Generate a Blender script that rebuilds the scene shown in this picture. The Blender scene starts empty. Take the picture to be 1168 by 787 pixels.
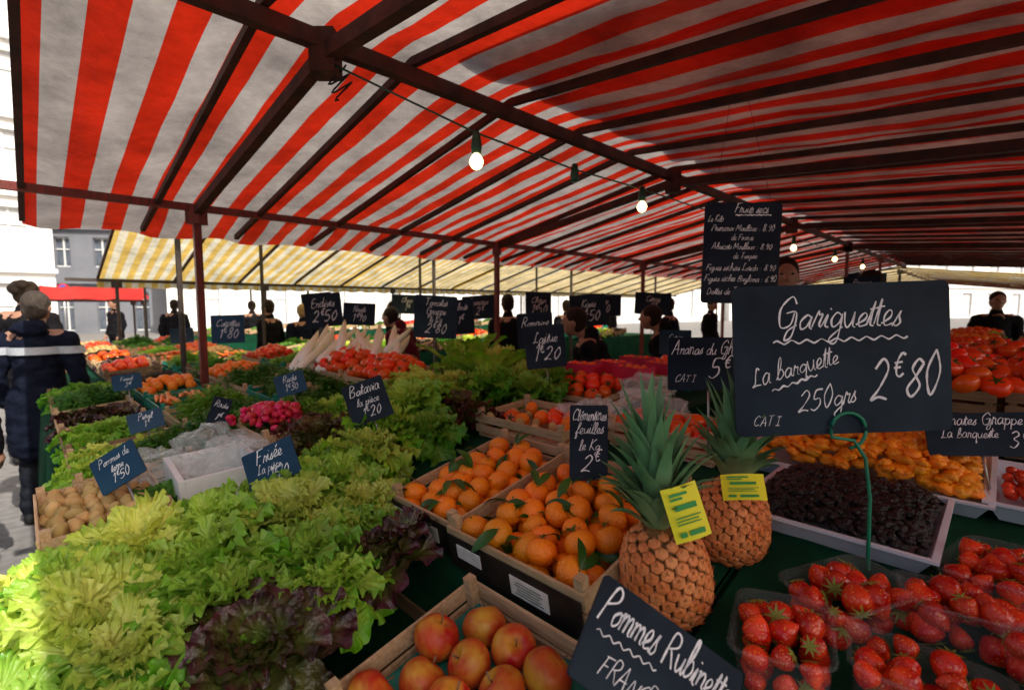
import bpy,bmesh,math,random
from mathutils import Vector,Matrix,Euler,noise
R=random.Random(7)
SC=bpy.context.scene; COL=SC.collection
S2=.70711; rad=math.radians
def ab(a,b,z=0.0): return Vector((S2*(a-b),S2*(a+b),z))

# ---------------------------------------------------------------- materials
def newmat(name):
    m=bpy.data.materials.new(name); m.use_nodes=True
    nt=m.node_tree; nt.nodes.clear(); return m,nt
def mat(name,c1,c2=None,scale=15,rough=.6,bump=0,bscale=None,trans=0,rnd=0,spec=.4,metal=0,coat=0,alpha=1,attr=None,c3=None,detail=5,stretch=None):
    m,nt=newmat(name); N=nt.nodes.new; L=nt.links.new
    out=N('ShaderNodeOutputMaterial'); p=N('ShaderNodeBsdfPrincipled')
    tc=N('ShaderNodeTexCoord'); mp=N('ShaderNodeMapping'); L(tc.outputs['Object'],mp.inputs['Vector'])
    if stretch: mp.inputs['Scale'].default_value=stretch
    nz=N('ShaderNodeTexNoise'); nz.inputs['Scale'].default_value=scale; nz.inputs['Detail'].default_value=detail
    L(mp.outputs['Vector'],nz.inputs['Vector'])
    c2=c2 or tuple(x*.8 for x in c1)
    rp=N('ShaderNodeValToRGB'); rp.color_ramp.elements[0].position=.35; rp.color_ramp.elements[1].position=.65
    rp.color_ramp.elements[0].color=(*c1,1); rp.color_ramp.elements[1].color=(*c2,1)
    L(nz.outputs['Fac'],rp.inputs['Fac']); col=rp.outputs['Color']
    if attr:
        at=N('ShaderNodeAttribute'); at.attribute_name='tip'
        mx=N('ShaderNodeMix'); mx.data_type='RGBA'
        L(at.outputs['Fac'],mx.inputs[0]); L(col,mx.inputs[7]); mx.inputs[6].default_value=(*c3,1)
        col=mx.outputs[2]
    if rnd:
        oi=N('ShaderNodeObjectInfo'); mr=N('ShaderNodeMapRange'); mr.inputs[3].default_value=1-rnd; mr.inputs[4].default_value=1+rnd
        L(oi.outputs['Random'],mr.inputs[0]); hs=N('ShaderNodeHueSaturation'); L(mr.outputs[0],hs.inputs['Value']); L(col,hs.inputs['Color'])
        mr2=N('ShaderNodeMapRange'); mr2.inputs[3].default_value=.5+rnd*.06; mr2.inputs[4].default_value=.5-rnd*.06
        L(oi.outputs['Random'],mr2.inputs[0]); L(mr2.outputs[0],hs.inputs['Hue']); col=hs.outputs['Color']
    L(col,p.inputs['Base Color']); p.inputs['Roughness'].default_value=rough
    p.inputs['Specular IOR Level'].default_value=spec; p.inputs['Metallic'].default_value=metal; p.inputs['Coat Weight'].default_value=coat
    p.inputs['Alpha'].default_value=alpha
    if bump:
        nb=N('ShaderNodeTexNoise'); nb.inputs['Scale'].default_value=bscale or scale*3; nb.inputs['Detail'].default_value=4
        L(mp.outputs['Vector'],nb.inputs['Vector'])
        bp=N('ShaderNodeBump'); bp.inputs['Strength'].default_value=bump; bp.inputs['Distance'].default_value=.01
        L(nb.outputs['Fac'],bp.inputs['Height']); L(bp.outputs['Normal'],p.inputs['Normal'])
    if trans:
        tr=N('ShaderNodeBsdfTranslucent'); L(col,tr.inputs['Color']); ms=N('ShaderNodeMixShader'); ms.inputs[0].default_value=trans
        L(p.outputs[0],ms.inputs[1]); L(tr.outputs[0],ms.inputs[2]); L(ms.outputs[0],out.inputs['Surface'])
    else: L(p.outputs[0],out.inputs['Surface'])
    return m
def tarp_mat(name,ca,cb,period,trans=.55,duty=.5):
    m,nt=newmat(name); N=nt.nodes.new; L=nt.links.new
    out=N('ShaderNodeOutputMaterial'); uv=N('ShaderNodeAttribute'); uv.attribute_name='stripe'
    mo=N('ShaderNodeMath'); mo.operation='FRACT'; L(uv.outputs['Fac'],mo.inputs[0])
    gt=N('ShaderNodeMath'); gt.operation='GREATER_THAN'; gt.inputs[1].default_value=duty; L(mo.outputs[0],gt.inputs[0])
    mx=N('ShaderNodeMix'); mx.data_type='RGBA'; L(gt.outputs[0],mx.inputs[0]); mx.inputs[6].default_value=(*ca,1); mx.inputs[7].default_value=(*cb,1)
    tc=N('ShaderNodeTexCoord')
    nz=N('ShaderNodeTexNoise'); nz.inputs['Scale'].default_value=2.4; nz.inputs['Detail'].default_value=9; nz.inputs['Roughness'].default_value=.78; L(tc.outputs['Object'],nz.inputs['Vector'])
    mr=N('ShaderNodeMapRange'); mr.inputs[1].default_value=.32; mr.inputs[2].default_value=.68; mr.inputs[3].default_value=.42; mr.inputs[4].default_value=1.15; L(nz.outputs['Fac'],mr.inputs[0])
    mu=N('ShaderNodeMix'); mu.data_type='RGBA'; mu.blend_type='MULTIPLY'; mu.inputs[0].default_value=1; L(mx.outputs[2],mu.inputs[6]); L(mr.outputs[0],mu.inputs[7])
    p=N('ShaderNodeBsdfPrincipled'); p.inputs['Roughness'].default_value=.42; L(mu.outputs[2],p.inputs['Base Color'])
    n2=N('ShaderNodeTexNoise'); n2.inputs['Scale'].default_value=9; n2.inputs['Detail'].default_value=6; L(tc.outputs['Object'],n2.inputs['Vector'])
    bp=N('ShaderNodeBump'); bp.inputs['Strength'].default_value=.6; bp.inputs['Distance'].default_value=.02; L(n2.outputs['Fac'],bp.inputs['Height']); L(bp.outputs[0],p.inputs['Normal'])
    tr=N('ShaderNodeBsdfTranslucent'); L(mu.outputs[2],tr.inputs['Color']); ms=N('ShaderNodeMixShader'); ms.inputs[0].default_value=trans
    L(p.outputs[0],ms.inputs[1]); L(tr.outputs[0],ms.inputs[2]); L(ms.outputs[0],out.inputs['Surface'])
    return m
def emit(name,c,s):
    m,nt=newmat(name); e=nt.nodes.new('ShaderNodeEmission'); e.inputs[0].default_value=(*c,1); e.inputs[1].default_value=s
    o=nt.nodes.new('ShaderNodeOutputMaterial'); nt.links.new(e.outputs[0],o.inputs[0]); return m

M={}
M['tarp']=tarp_mat('tarp_red_white',(.50,.020,.006),(.40,.355,.325),.21,.6)
M['tarp_y']=tarp_mat('tarp_yellow_white',(.86,.58,.14),(.92,.86,.64),.16,.7)
M['tarp_w']=tarp_mat('tarp_cream',(.85,.72,.3),(.9,.86,.75),.16,.65)
M['tarp_r']=mat('tarp_red',(.75,.05,.03),(.65,.04,.03),3,.5,trans=.4)
M['beam']=mat('beam_brown_paint',(.075,.022,.015),(.03,.013,.010),9,.6,.3,spec=.2)
M['pole']=mat('pole_red_paint',(.20,.024,.016),(.10,.018,.012),14,.5,.3,stretch=(4,4,.6))
M['darkpole']=mat('dark_pole_paint',(.03,.025,.022),(.06,.04,.03),10,.5)
M['wood']=mat('crate_wood',(.66,.47,.28),(.50,.33,.17),14,.7,.5,60,stretch=(1,8,8),rnd=.12,spec=.2)
M['wood2']=mat('crate_wood_dark',(.30,.20,.11),(.22,.14,.08),14,.7,.5,60,stretch=(1,8,8),rnd=.15,spec=.2)
M['blackpanel']=mat('black_printed_card',(.012,.011,.010),(.03,.024,.018),20,.5,spec=.2)
M['greencrate']=mat('green_plastic',(.01,.26,.19),(.01,.22,.16),5,.4,rnd=.1)
M['foam']=mat('white_foam',(.82,.84,.84),(.75,.78,.78),40,.6,.2)
M['paper']=mat('paper_label',(.80,.78,.73),(.66,.64,.58),60,.6)
M['print']=mat('paper_print',(.12,.14,.12),(.3,.3,.26),200,.6)
M['cloth']=mat('green_cloth',(.006,.070,.032),(.004,.040,.020),6,.85,.5,200,spec=.1)
M['slate']=mat('blackboard',(.004,.010,.022),(.014,.027,.046),6,.55,.15,rnd=.25,detail=10,spec=.15)
M['slateb']=mat('blackboard_blue',(.010,.04,.09),(.016,.06,.12),9,.5,.1,spec=.2)
M['chalk']=mat('chalk_white',(.95,.97,1.0),(.74,.78,.84),110,.9,spec=.1)
M['wire']=mat('green_wire',(.01,.24,.13),(.01,.18,.10),30,.35)
M['steel']=mat('steel',(.4,.4,.4),(.3,.3,.3),30,.35,metal=.8)
M['black']=mat('black_rubber',(.015,.015,.015),(.02,.02,.02),10,.6,spec=.15)
M['socket']=mat('green_socket',(.01,.06,.03),(.01,.05,.03),10,.4)
M['bulb']=emit('lit_bulb',(1,.72,.30),6)
M['orange']=mat('orange_peel',(1.0,.30,.004),(.90,.20,.003),8,.34,.4,220,rnd=.16,spec=.5)
M['dimple']=mat('calyx_green',(.10,.16,.03),(.06,.1,.02),30,.7)
M['oleaf']=mat('citrus_leaf',(.02,.085,.010),(.04,.13,.015),20,.35,trans=.15,rnd=.3)
M['apple']=mat('apple_skin',(.42,.014,.008),(.58,.09,.016),30,.36,.1,120,rnd=.12,detail=12,attr=1,c3=(.66,.36,.035),spec=.35)
M['tomato']=mat('tomato_skin',(.82,.042,.005),(.86,.10,.008),5,.18,rnd=.15)
M['mandarin']=mat('mandarin_peel',(.98,.27,.006),(.92,.18,.004),8,.4,.3,200,rnd=.15)
M['potato']=mat('potato_skin',(.58,.40,.16),(.42,.27,.09),14,.75,.4,rnd=.2)
M['carrot']=mat('carrot_skin',(.85,.22,.02),(.75,.16,.01),20,.5,.3,rnd=.1)
M['date']=mat('date_skin',(.010,.004,.005),(.004,.002,.003),60,.22,.8,160,spec=.45)
M['apricot']=mat('dried_apricot',(1.0,.38,.012),(.88,.25,.008),40,.32,.6,120,rnd=.15)
M['tray']=mat('white_plastic_tray',(.74,.80,.88),(.66,.73,.82),6,.35)
M['clear']=mat('clear_plastic',(.85,.88,.9),(.8,.85,.9),30,.04,0,alpha=.06,spec=1.0)
M['bag']=mat('plastic_bag',(.88,.95,.94),(.75,.85,.83),6,.12,.2,30,alpha=.22,spec=1.0)
M['redpunnet']=mat('red_card_punnet',(.6,.015,.06),(.5,.01,.05),8,.5)
M['pineskin']=mat('pineapple_skin',(1.0,.38,.13),(.82,.21,.05),24,.45,.4,100,attr=1,c3=(.22,.10,.03))
M['pinecrown']=mat('pineapple_leaf',(.15,.34,.16),(.08,.22,.09),16,.45,.2,stretch=(1,1,.3),attr=1,c3=(.34,.44,.2))
M['tag']=mat('yellow_tag',(.92,.88,.03),(.87,.82,.02),10,.5)
M['taggreen']=mat('tag_green',(.03,.35,.08),(.03,.3,.06),10,.5)
M['endive']=mat('endive_leaf',(.97,.96,.90),(.92,.92,.76),10,.35,attr=1,c3=(.74,.78,.30))
M['radish']=mat('radish_skin',(.52,.010,.035),(.66,.03,.09),10,.3,rnd=.3)
def leafm(n,a,b,base,r=.1,rough=.30,t=.38,spec=.5): return mat(n,a,b,26,rough,.6,70,trans=t,rnd=r,attr=1,c3=base,spec=spec)
M['lt_y']=leafm('lettuce_yellow_green',(.42,.66,.014),(.20,.50,.010),(.92,.94,.26),r=.14)
M['lt_g']=leafm('lettuce_green',(.06,.34,.008),(.17,.52,.012),(.55,.74,.13),r=.2)
M['lt_d']=leafm('lettuce_dark_green',(.02,.16,.008),(.05,.26,.012),(.2,.42,.07))
M['lt_p']=leafm('lettuce_purple',(.026,.006,.012),(.075,.010,.022),(.14,.22,.03),rough=.25,t=.1)
M['lt_o']=leafm('lettuce_oak',(.12,.006,.018),(.07,.018,.012),(.16,.24,.04),t=.2)
M['herb']=leafm('herb_leaf',(.02,.15,.010),(.06,.26,.016),(.12,.28,.04),rough=.45)
M['herb2']=leafm('herb_leaf_bright',(.10,.40,.02),(.18,.50,.03),(.35,.45,.08),rough=.45)
M['skin']=mat('skin',(.36,.19,.125),(.32,.16,.10),20,.55)
M['hair_d']=mat('hair_dark',(.014,.009,.006),(.03,.018,.01),60,.6,.8,150,spec=.15)
M['hair_g']=mat('hair_grey_brown',(.05,.038,.03),(.085,.068,.055),60,.6,.8,150,spec=.15)
M['hair_b']=mat('hair_blond',(.40,.27,.12),(.3,.2,.08),60,.5,.8,150)
M['navy']=mat('navy_coat',(.006,.008,.018),(.010,.013,.026),14,.85,.9,18,spec=.06)
M['blackcoat']=mat('black_coat',(.006,.006,.008),(.012,.011,.013),14,.85,.9,18,spec=.06)
M['red_coat']=mat('red_coat',(.10,.01,.02),(.08,.01,.015),14,.85,.9,18,spec=.06)
M['trousers']=mat('dark_trousers',(.010,.012,.018),(.018,.02,.026),14,.85,.4,60,spec=.06)
M['band']=mat('grey_reflective_band',(.50,.53,.58),(.42,.45,.5),60,.4)
M['eye']=mat('eye_dark',(.02,.015,.01),None,10,.2)
def straw_mat():
    m,nt=newmat('strawberry_skin'); N=nt.nodes.new; L=nt.links.new
    out=N('ShaderNodeOutputMaterial'); p=N('ShaderNodeBsdfPrincipled'); tc=N('ShaderNodeTexCoord')
    v=N('ShaderNodeTexVoronoi'); v.inputs['Scale'].default_value=230; L(tc.outputs['Object'],v.inputs['Vector'])
    nz=N('ShaderNodeTexNoise'); nz.inputs['Scale'].default_value=25; L(tc.outputs['Object'],nz.inputs['Vector'])
    r2=N('ShaderNodeValToRGB'); r2.color_ramp.elements[0].position=.35; r2.color_ramp.elements[0].color=(.50,.004,.003,1); r2.color_ramp.elements[1].position=.72; r2.color_ramp.elements[1].color=(.92,.07,.012,1); L(nz.outputs['Fac'],r2.inputs['Fac'])
    oi=N('ShaderNodeObjectInfo'); mr=N('ShaderNodeMapRange'); mr.inputs[3].default_value=.7; mr.inputs[4].default_value=1.15; L(oi.outputs['Random'],mr.inputs[0]); hs=N('ShaderNodeHueSaturation'); L(mr.outputs[0],hs.inputs['Value']); L(r2.outputs[0],hs.inputs['Color'])
    r=N('ShaderNodeValToRGB'); r.color_ramp.elements[0].position=.14; r.color_ramp.elements[0].color=(1,1,1,1); r.color_ramp.elements[1].position=.24; r.color_ramp.elements[1].color=(0,0,0,1)
    L(v.outputs['Distance'],r.inputs['Fac']); mx=N('ShaderNodeMix'); mx.data_type='RGBA'; L(r.outputs[0],mx.inputs[0]); L(hs.outputs[0],mx.inputs[6]); mx.inputs[7].default_value=(.80,.36,.05,1)
    L(mx.outputs[2],p.inputs['Base Color']); p.inputs['Roughness'].default_value=.18
    b=N('ShaderNodeBump'); b.inputs['Strength'].default_value=.6; b.inputs['Distance'].default_value=.002; L(v.outputs['Distance'],b.inputs['Height']); L(b.outputs[0],p.inputs['Normal'])
    L(p.outputs[0],out.inputs[0]); return m
M['straw']=straw_mat()
M['paving']=mat('paving_paled_for_bounce',(.27,.255,.24),(.19,.18,.17),12,.9,.4,120,spec=.2)  # made paler than asphalt so the ground bounces light under the canopy
M['stone']=mat('pale_stone',(.92,.90,.87),(.87,.85,.81),1.2,.85,.2)
M['stoneg']=mat('grey_render',(.22,.23,.26),(.18,.19,.22),1.0,.8,.2)
M['stonec']=mat('cream_render',(.93,.92,.88),(.90,.88,.83),.8,.85,.2)
M['glass']=mat('overexposed_window_glass',(.60,.62,.64),(.7,.7,.7),2,.2,spec=.8)  # pale colour paints overexposed glare and reflection into the glass
M['glassd']=mat('window_glass',(.08,.10,.13),(.14,.16,.2),2,.1,spec=.8)
M['frame']=mat('window_frame',(.8,.8,.78),(.75,.75,.75),6,.5)
M['roof']=mat('slate_roof',(.10,.11,.13),(.07,.08,.09),3,.7,.3)

# ---------------------------------------------------------------- object helpers
def mesh(name,V,F,mats=None,smooth=False,tip=None,fm=None,stripe=None):
    me=bpy.data.meshes.new(name); me.from_pydata([tuple(v) for v in V],[],F)
    for m in ([mats] if not isinstance(mats,(list,tuple)) else mats):
        if m: me.materials.append(m)
    if smooth: me.polygons.foreach_set('use_smooth',[True]*len(me.polygons))
    if fm: me.polygons.foreach_set('material_index',fm)
    for nm,d in (('tip',tip),('stripe',stripe)):
        if d:
            at=me.attributes.new(nm,'FLOAT','POINT'); at.data.foreach_set('value',d)
    me.update(); return me
def ob(name,me,parent=None,link=True,loc=(0,0,0),rot=(0,0,0),**kw):
    o=bpy.data.objects.new(name,me)
    if link: COL.objects.link(o)
    o.location=loc; o.rotation_euler=rot
    if parent: o.parent=parent
    for k,v in kw.items(): o[k]=v
    return o
def boxg(V,F,cx,cy,cz,sx,sy,sz,mt=None):
    i=len(V)
    for x in (-.5,.5):
        for y in (-.5,.5):
            for z in (-.5,.5):
                p=Vector((x*sx,y*sy,z*sz))
                if mt: p=mt@p
                V.append((p[0]+cx,p[1]+cy,p[2]+cz))
    F.extend([[i,i+1,i+3,i+2],[i+4,i+6,i+7,i+5],[i,i+4,i+5,i+1],[i+2,i+3,i+7,i+6],[i,i+2,i+6,i+4],[i+1,i+5,i+7,i+3]])
def beamg(V,F,p,q,w,h):
    p=Vector(p);q=Vector(q); d=(q-p); L=d.length; d.normalize()
    s=d.cross(Vector((0,0,1)))
    if s.length<1e-4: s=Vector((1,0,0))
    s.normalize(); u=s.cross(d)
    i=len(V)
    for e in (p,q):
        for a,b in ((-1,-1),(1,-1),(1,1),(-1,1)): V.append(tuple(e+s*a*w/2+u*b*h/2))
    F.extend([[i,i+3,i+2,i+1],[i+4,i+5,i+6,i+7]]+[[i+k,i+(k+1)%4,i+4+(k+1)%4,i+4+k] for k in range(4)])
def tubeg(V,F,pts,r,n=8):
    pts=[Vector(p) for p in pts]; i0=len(V)
    rs=r if isinstance(r,(list,tuple)) else [r]*len(pts)
    for k,p in enumerate(pts):
        d=(pts[min(k+1,len(pts)-1)]-pts[max(k-1,0)]).normalized()
        s=d.cross(Vector((0,0,1))); 
        if s.length<.05: s=d.cross(Vector((1,0,0)))
        s.normalize(); u=s.cross(d)
        for j in range(n):
            a=j/n*math.tau; V.append(tuple(p+s*math.cos(a)*rs[k]+u*math.sin(a)*rs[k]))
    for k in range(len(pts)-1):
        for j in range(n):
            a=i0+k*n+j;b=i0+k*n+(j+1)%n; F.append([a,b,b+n,a+n])
    F.append([i0+j for j in range(n)][::-1]); F.append([i0+(len(pts)-1)*n+j for j in range(n)])
def sph(V,F,c,r,nu=16,nv=10,fn=None,mt=None):
    i0=len(V); c=Vector(c); rr=Vector(r) if not isinstance(r,(int,float)) else Vector((r,r,r))
    for k in range(nv+1):
        th=math.pi*k/nv
        for j in range(nu):
            a=j/nu*math.tau; d=Vector((math.sin(th)*math.cos(a),math.sin(th)*math.sin(a),math.cos(th)))
            p=Vector((d.x*rr.x,d.y*rr.y,d.z*rr.z))
            if fn: p=fn(p,d)
            if mt: p=mt@p
            V.append(tuple(p+c))
    for k in range(nv):
        for j in range(nu):
            a=i0+k*nu+j;b=i0+k*nu+(j+1)%nu; F.append([a,a+nu,b+nu,b])
PROTO=[]
class Proto:
    def __init__(s,name,me,parts=(),cat='',label='',group=None):
        s.o=ob(name,me,link=False); s.o['category']=cat; s.o['label']=label
        if group: s.o['group']=group
        s.ch=[]
        for pn,pm in parts:
            c=ob(pn,pm,link=False); s.ch.append(c)
        PROTO.append(s)
    def put(s,mt,label=None,group=None):
        o=s.o.copy(); COL.objects.link(o); o.matrix_world=mt
        for c in s.ch:
            d=c.copy(); COL.objects.link(d); d.parent=o
        if label:o['label']=label
        if group:o['group']=group
        return o
def TRS(loc,rot=(0,0,0),s=1):
    sc=Matrix.Diagonal((s,s,s,1)) if isinstance(s,(int,float)) else Matrix.Diagonal((*s,1))
    return Matrix.Translation(Vector(loc))@Euler(rot).to_matrix().to_4x4()@sc
def rrot(): return (R.uniform(0,6.28),R.uniform(0,6.28),R.uniform(0,6.28))

# ---------------------------------------------------------------- people
def union(parts,vox,name,m,it=3):
    V=[];F=[]
    for p in parts:
        if p[0]=='c':
            _,a,ra,b,rb=p; a=Vector(a);b=Vector(b); sph(V,F,a,ra,14,8); sph(V,F,b,rb,14,8); tubeg(V,F,[a,b],[ra,rb],14)
        else: sph(V,F,p[1],p[2],18,12)
    me=mesh(name,V,F,None); o=ob('tmp',me); r=o.modifiers.new('r','REMESH'); r.mode='VOXEL'; r.voxel_size=vox
    s=o.modifiers.new('s','SMOOTH'); s.iterations=it; s.factor=.5
    dg=bpy.context.evaluated_depsgraph_get(); dg.update(); nm=bpy.data.meshes.new_from_object(o.evaluated_get(dg)); bpy.data.objects.remove(o)
    nm.name=name; nm.materials.clear(); nm.materials.append(M[m]); nm.polygons.foreach_set('use_smooth',[True]*len(nm.polygons))
    if name in('coat','trousers'):
        cs=[v.co.copy() for v in nm.vertices]; ns=[v.normal.copy() for v in nm.vertices]; out=[]
        for c,n in zip(cs,ns): out.extend(c+n*(.014*noise.noise(Vector((c.x*9,c.y*9,c.z*16)))+.006*noise.noise(c*34)))
        nm.vertices.foreach_set('co',out); nm.update()
    return nm
def person(x,y,yaw,h,coat,hair,label,pose='stand',long=False,hood=False,band=False,vox=.014,curly=False):
    k=h/1.75
    e=ob('person',None,loc=(x,y,0),rot=(0,0,rad(yaw))); e.scale=(k,k,k); e['label']=label; e['category']='person'
    work=pose=='work'; lean=.12 if work else 0
    hd=Vector((0,.03+lean*1.9,1.635-(.04 if work else 0))); nk=Vector((0,lean,1.47))
    body=[('c',(0,0,.95),.13,(0,lean*.5,1.2),.125),('c',(0,lean*.5,1.2),.13,(0,lean,1.36),.13),('c',(-.13,lean,1.40),.07,(.13,lean,1.40),.07),('c',nk,.055,hd-Vector((0,.015,.06)),.05),
      ('e',hd,(.074,.092,.105)),('e',hd+Vector((0,.025,-.06)),(.052,.06,.055)),('c',hd+Vector((0,.085,.01)),.010,hd+Vector((0,.105,-.022)),.015),('e',hd+Vector((0,.078,-.062)),(.024,.014,.010)),
      ('e',hd+Vector((.077,-.005,-.01)),(.010,.018,.028)),('e',hd+Vector((-.077,-.005,-.01)),(.010,.018,.028)),('e',hd+Vector((0,.075,.028)),(.05,.018,.010))]
    ct=[('c',(0,0,.92),.160,(0,lean*.5,1.2),.145),('c',(0,lean*.5,1.2),.15,(0,lean,1.34),.145),('c',(-.14,lean,1.385),.078,(.14,lean,1.385),.078),('c',(0,lean,1.42),.085,(0,lean,1.50),.066)]
    if long: ct+= [('c',(-.06,0,.62),.155,(-.04,0,.95),.155),('c',(.06,0,.62),.155,(.04,0,.95),.155)]
    else: ct+= [('c',(-.06,0,.86),.13,(.06,0,.86),.13)]
    if hood: ct+= [('e',(0,-.09,1.48),(.11,.07,.06))]
    tr=[];sh=[]
    for s in (-1,1):
        st=.05*s if pose=='walk' else 0
        hip=(s*.085,0,.92);kn=(s*.095,.02+st*2,.50);an=(s*.10,-.01+st*2,.09)
        body+= [('c',hip,.088,kn,.056),('c',kn,.056,an,.038),('c',an,.038,(s*.11,.13+st*2,.035),.032)]
        tr+= [('c',hip,.105,kn,.075),('c',kn,.078,(an[0],an[1],.12),.068)]
        sh+= [('c',(an[0],an[1]-.03,.05),.046,(s*.115,.15+st*2,.042),.042),('c',(an[0],an[1],.06),.045,(an[0],an[1],.13),.05)]
        S=Vector((s*.180,lean,1.385))
        if work: E=Vector((s*.25,.08,1.14)); Wr=Vector((s*.15,.32,1.12))
        else: E=Vector((s*.245,-.03,1.13)); Wr=Vector((s*.235,.07,.89))
        body+= [('c',S,.052,E,.040),('c',E,.040,Wr,.027)]; ct+= [('c',S,.074,E,.060),('c',E,.060,Wr+(E-Wr)*.08,.046)]
        d=(Wr-E).normalized(); pc=Wr+d*.05; sd=Vector((1,0,0)) if work else Vector((0,1,0)); cu=Vector((0,0,-1)) if work else Vector((-s,0,0))
        body.append(('c',Wr,.026,pc,.030))
        for f in range(4):
            r0=pc+d*.02+sd*(f-1.5)*.018; l=(.07,.08,.075,.058)[f]; m1=r0+d*l*.55+cu*.008; body+= [('c',r0,.0095,m1,.009),('c',m1,.009,m1+d*l*.35+cu*.025,.008)]
        tv=sd*.03*(1 if not work else -s); t0=Wr+d*.02+tv*.6
        body+= [('c',t0,.012,t0+d*.035+tv,.010),('c',t0+d*.035+tv,.010,t0+d*.06+tv*1.2+cu*.01,.008)]
    ob('body',union(body,vox*.7,'body','skin'),e); ob('coat',union(ct,vox,'coat',coat),e); ob('trousers',union(tr,vox,'trousers','trousers'),e); ob('shoes',union(sh,vox,'shoes','black'),e)
    hr=[('e',hd+Vector((0,-.018,.030)),(.084,.094,.094)),('e',hd+Vector((0,-.040,-.02)),(.078,.062,.085))]
    if curly: hr+= [('e',hd+Vector((.06*math.cos(q),-.03+.06*math.sin(q),.05+.03*math.sin(q*3))),.055) for q in [i*.8 for i in range(8)]]
    ob('hair',union([(p[0],p[1],(p[2],)*3 if isinstance(p[2],float) else p[2]) for p in hr],.01,'hair',hair,2),e)
    for s in (-1,1):
        V=[];F=[]; sph(V,F,hd+Vector((s*.03,.083,.008)),(.011,.008,.007),10,6); ob('eye',mesh('eye',V,F,M['eye'],True),e)
    if band:
        V=[];F=[];n=32
        for i in range(n):
            a=i/n*math.tau
            for z in (1.29,1.345): V.append((.163*math.cos(a)*1.04,lean*.5+.163*math.sin(a)*1.0,z))
        F=[[2*i,2*((i+1)%n),2*((i+1)%n)+1,2*i+1] for i in range(n)]
        for s in (-1,1):
            i0=len(V)
            for i in range(16):
                a=i/16*math.tau
                for z,cx in ((1.29,.212),(1.345,.198)): V.append((s*cx+.081*math.cos(a),-.012+.083*math.sin(a),z))
            F+=[[i0+2*i,i0+2*((i+1)%16),i0+2*((i+1)%16)+1,i0+2*i+1] for i in range(16)]
        ob('reflective_band',mesh('reflective_band',V,F,M['band'],True),e)
person(-3.44,3.55,20,1.70,'navy','hair_g','person in dark navy coat with grey reflective band, seen from behind','stand',True,True,True,.011)
person(-4.95,5.0,35,1.84,'blackcoat','hair_d','person with curly dark hair in black coat walking along the stall','walk',True,curly=True)
person(-2.96,2.46,20,1.60,'blackcoat','hair_d','person in long black coat standing at the table edge','stand',True)
person(.70,3.66,75,1.62,'blackcoat','hair_d','vendor with dark hair in black jacket bending over the produce','work')
person(1.43,4.22,60,1.64,'blackcoat','hair_d','vendor in dark jacket working behind the stall','work')
person(1.90,3.46,160,1.93,'navy','hair_d','tall vendor standing behind the hanging price board','stand')
person(3.10,4.25,60,1.90,'blackcoat','hair_d','vendor with dark hair standing behind the stall','stand')
person(-3.6,7.3,80,1.68,'blackcoat','hair_d','shopper in black coat at the neighbouring stall','stand')
person(-3.15,7.4,40,1.62,'navy','hair_b','blond shopper in navy coat at the neighbouring stall','stand')
person(-1.1,5.25,70,1.62,'red_coat','hair_d','vendor in dark red jacket behind the vegetables','work')
person(-.05,6.2,20,1.74,'blackcoat','hair_d','shopper in black coat between the stalls','stand')
person(2.4,7.5,50,1.72,'navy','hair_d','shopper in navy coat walking between stalls','walk')
person(-9.6,11.9,160,1.75,'blackcoat','hair_d','person in black coat standing by the red awning','stand')
person(1.0,9.0,20,1.7,'blackcoat','hair_d','shopper in black coat seen from behind','walk')
person(6.3,6.4,150,1.78,'blackcoat','hair_d','vendor in black coat at the far end of the stall','stand')
person(8.2,7.2,120,1.74,'navy','hair_d','shopper in navy coat under the far canopy','stand')
for (x,y,yw,h) in ((-5.6,10.6,30,1.7),(-4.4,10.9,200,1.76),(-2.4,9.9,80,1.68),(-1.3,10.4,10,1.78),(.6,11.2,160,1.7),(2.2,11.0,60,1.74),(4.2,10.4,220,1.72),(-7.0,10.2,20,1.72)):
    person(x,y,yw,h,'blackcoat','hair_d','shopper in dark coat among the farther stalls','walk',vox=.02)

# ---------------------------------------------------------------- chalk hand lettering
G={}
def gd(ch,w,s): G[ch]=(w,[[tuple(map(float,p.split(','))) for p in st.split()] for st in s.split(';')])
gd('a',1.0,"0.78,.8 .45,1 .1,.55 .25,.03 .6,.2 .8,.9 .78,.2 1,0")
gd('b',.85,"0,0 .38,1.2 .35,2 .15,1.8 .13,.25 .4,0 .75,.4 .5,.9 .2,.7")
gd('c',.8,".72,.8 .45,1 .1,.55 .3,.03 .8,.15")
gd('d',1.0,".75,.8 .4,1 .1,.5 .3,0 .7,.3 .85,2 .8,.2 1,0")
gd('e',.78,"0,.15 .5,.5 .55,.85 .33,1 .1,.6 .28,.03 .78,.15")
gd('f',.7,"0,0 .35,1 .55,1.9 .3,2 .25,1 .2,-.8 .45,-.6 .3,.1 .7,.2")
gd('g',.95,".75,.8 .4,1 .1,.55 .3,.1 .7,.4 .8,.9 .75,-.7 .4,-.95 .2,-.6 .95,.1")
gd('h',.9,"0,0 .35,1.3 .3,2 .12,1.8 .12,0 .15,.5 .45,1 .7,.7 .7,.15 .9,0")
gd('i',.5,"0,.1 .22,.95 .22,.15 .5,0;.28,1.35 .33,1.42")
gd('j',.5,"0,.1 .25,.95 .22,-.7 0,-.9;.28,1.35 .33,1.42")
gd('k',.8,"0,0 .35,1.3 .3,2 .12,1.8 .12,0;.65,1 .15,.5 .8,0")
gd('l',.48,"0,0 .38,1.3 .3,2 .12,1.6 .18,.15 .48,0")
gd('m',1.2,"0,.85 .12,.95 .12,0 .15,.6 .38,1 .55,.7 .55,0 .58,.6 .82,1 1,.7 1,.1 1.2,0")
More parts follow.
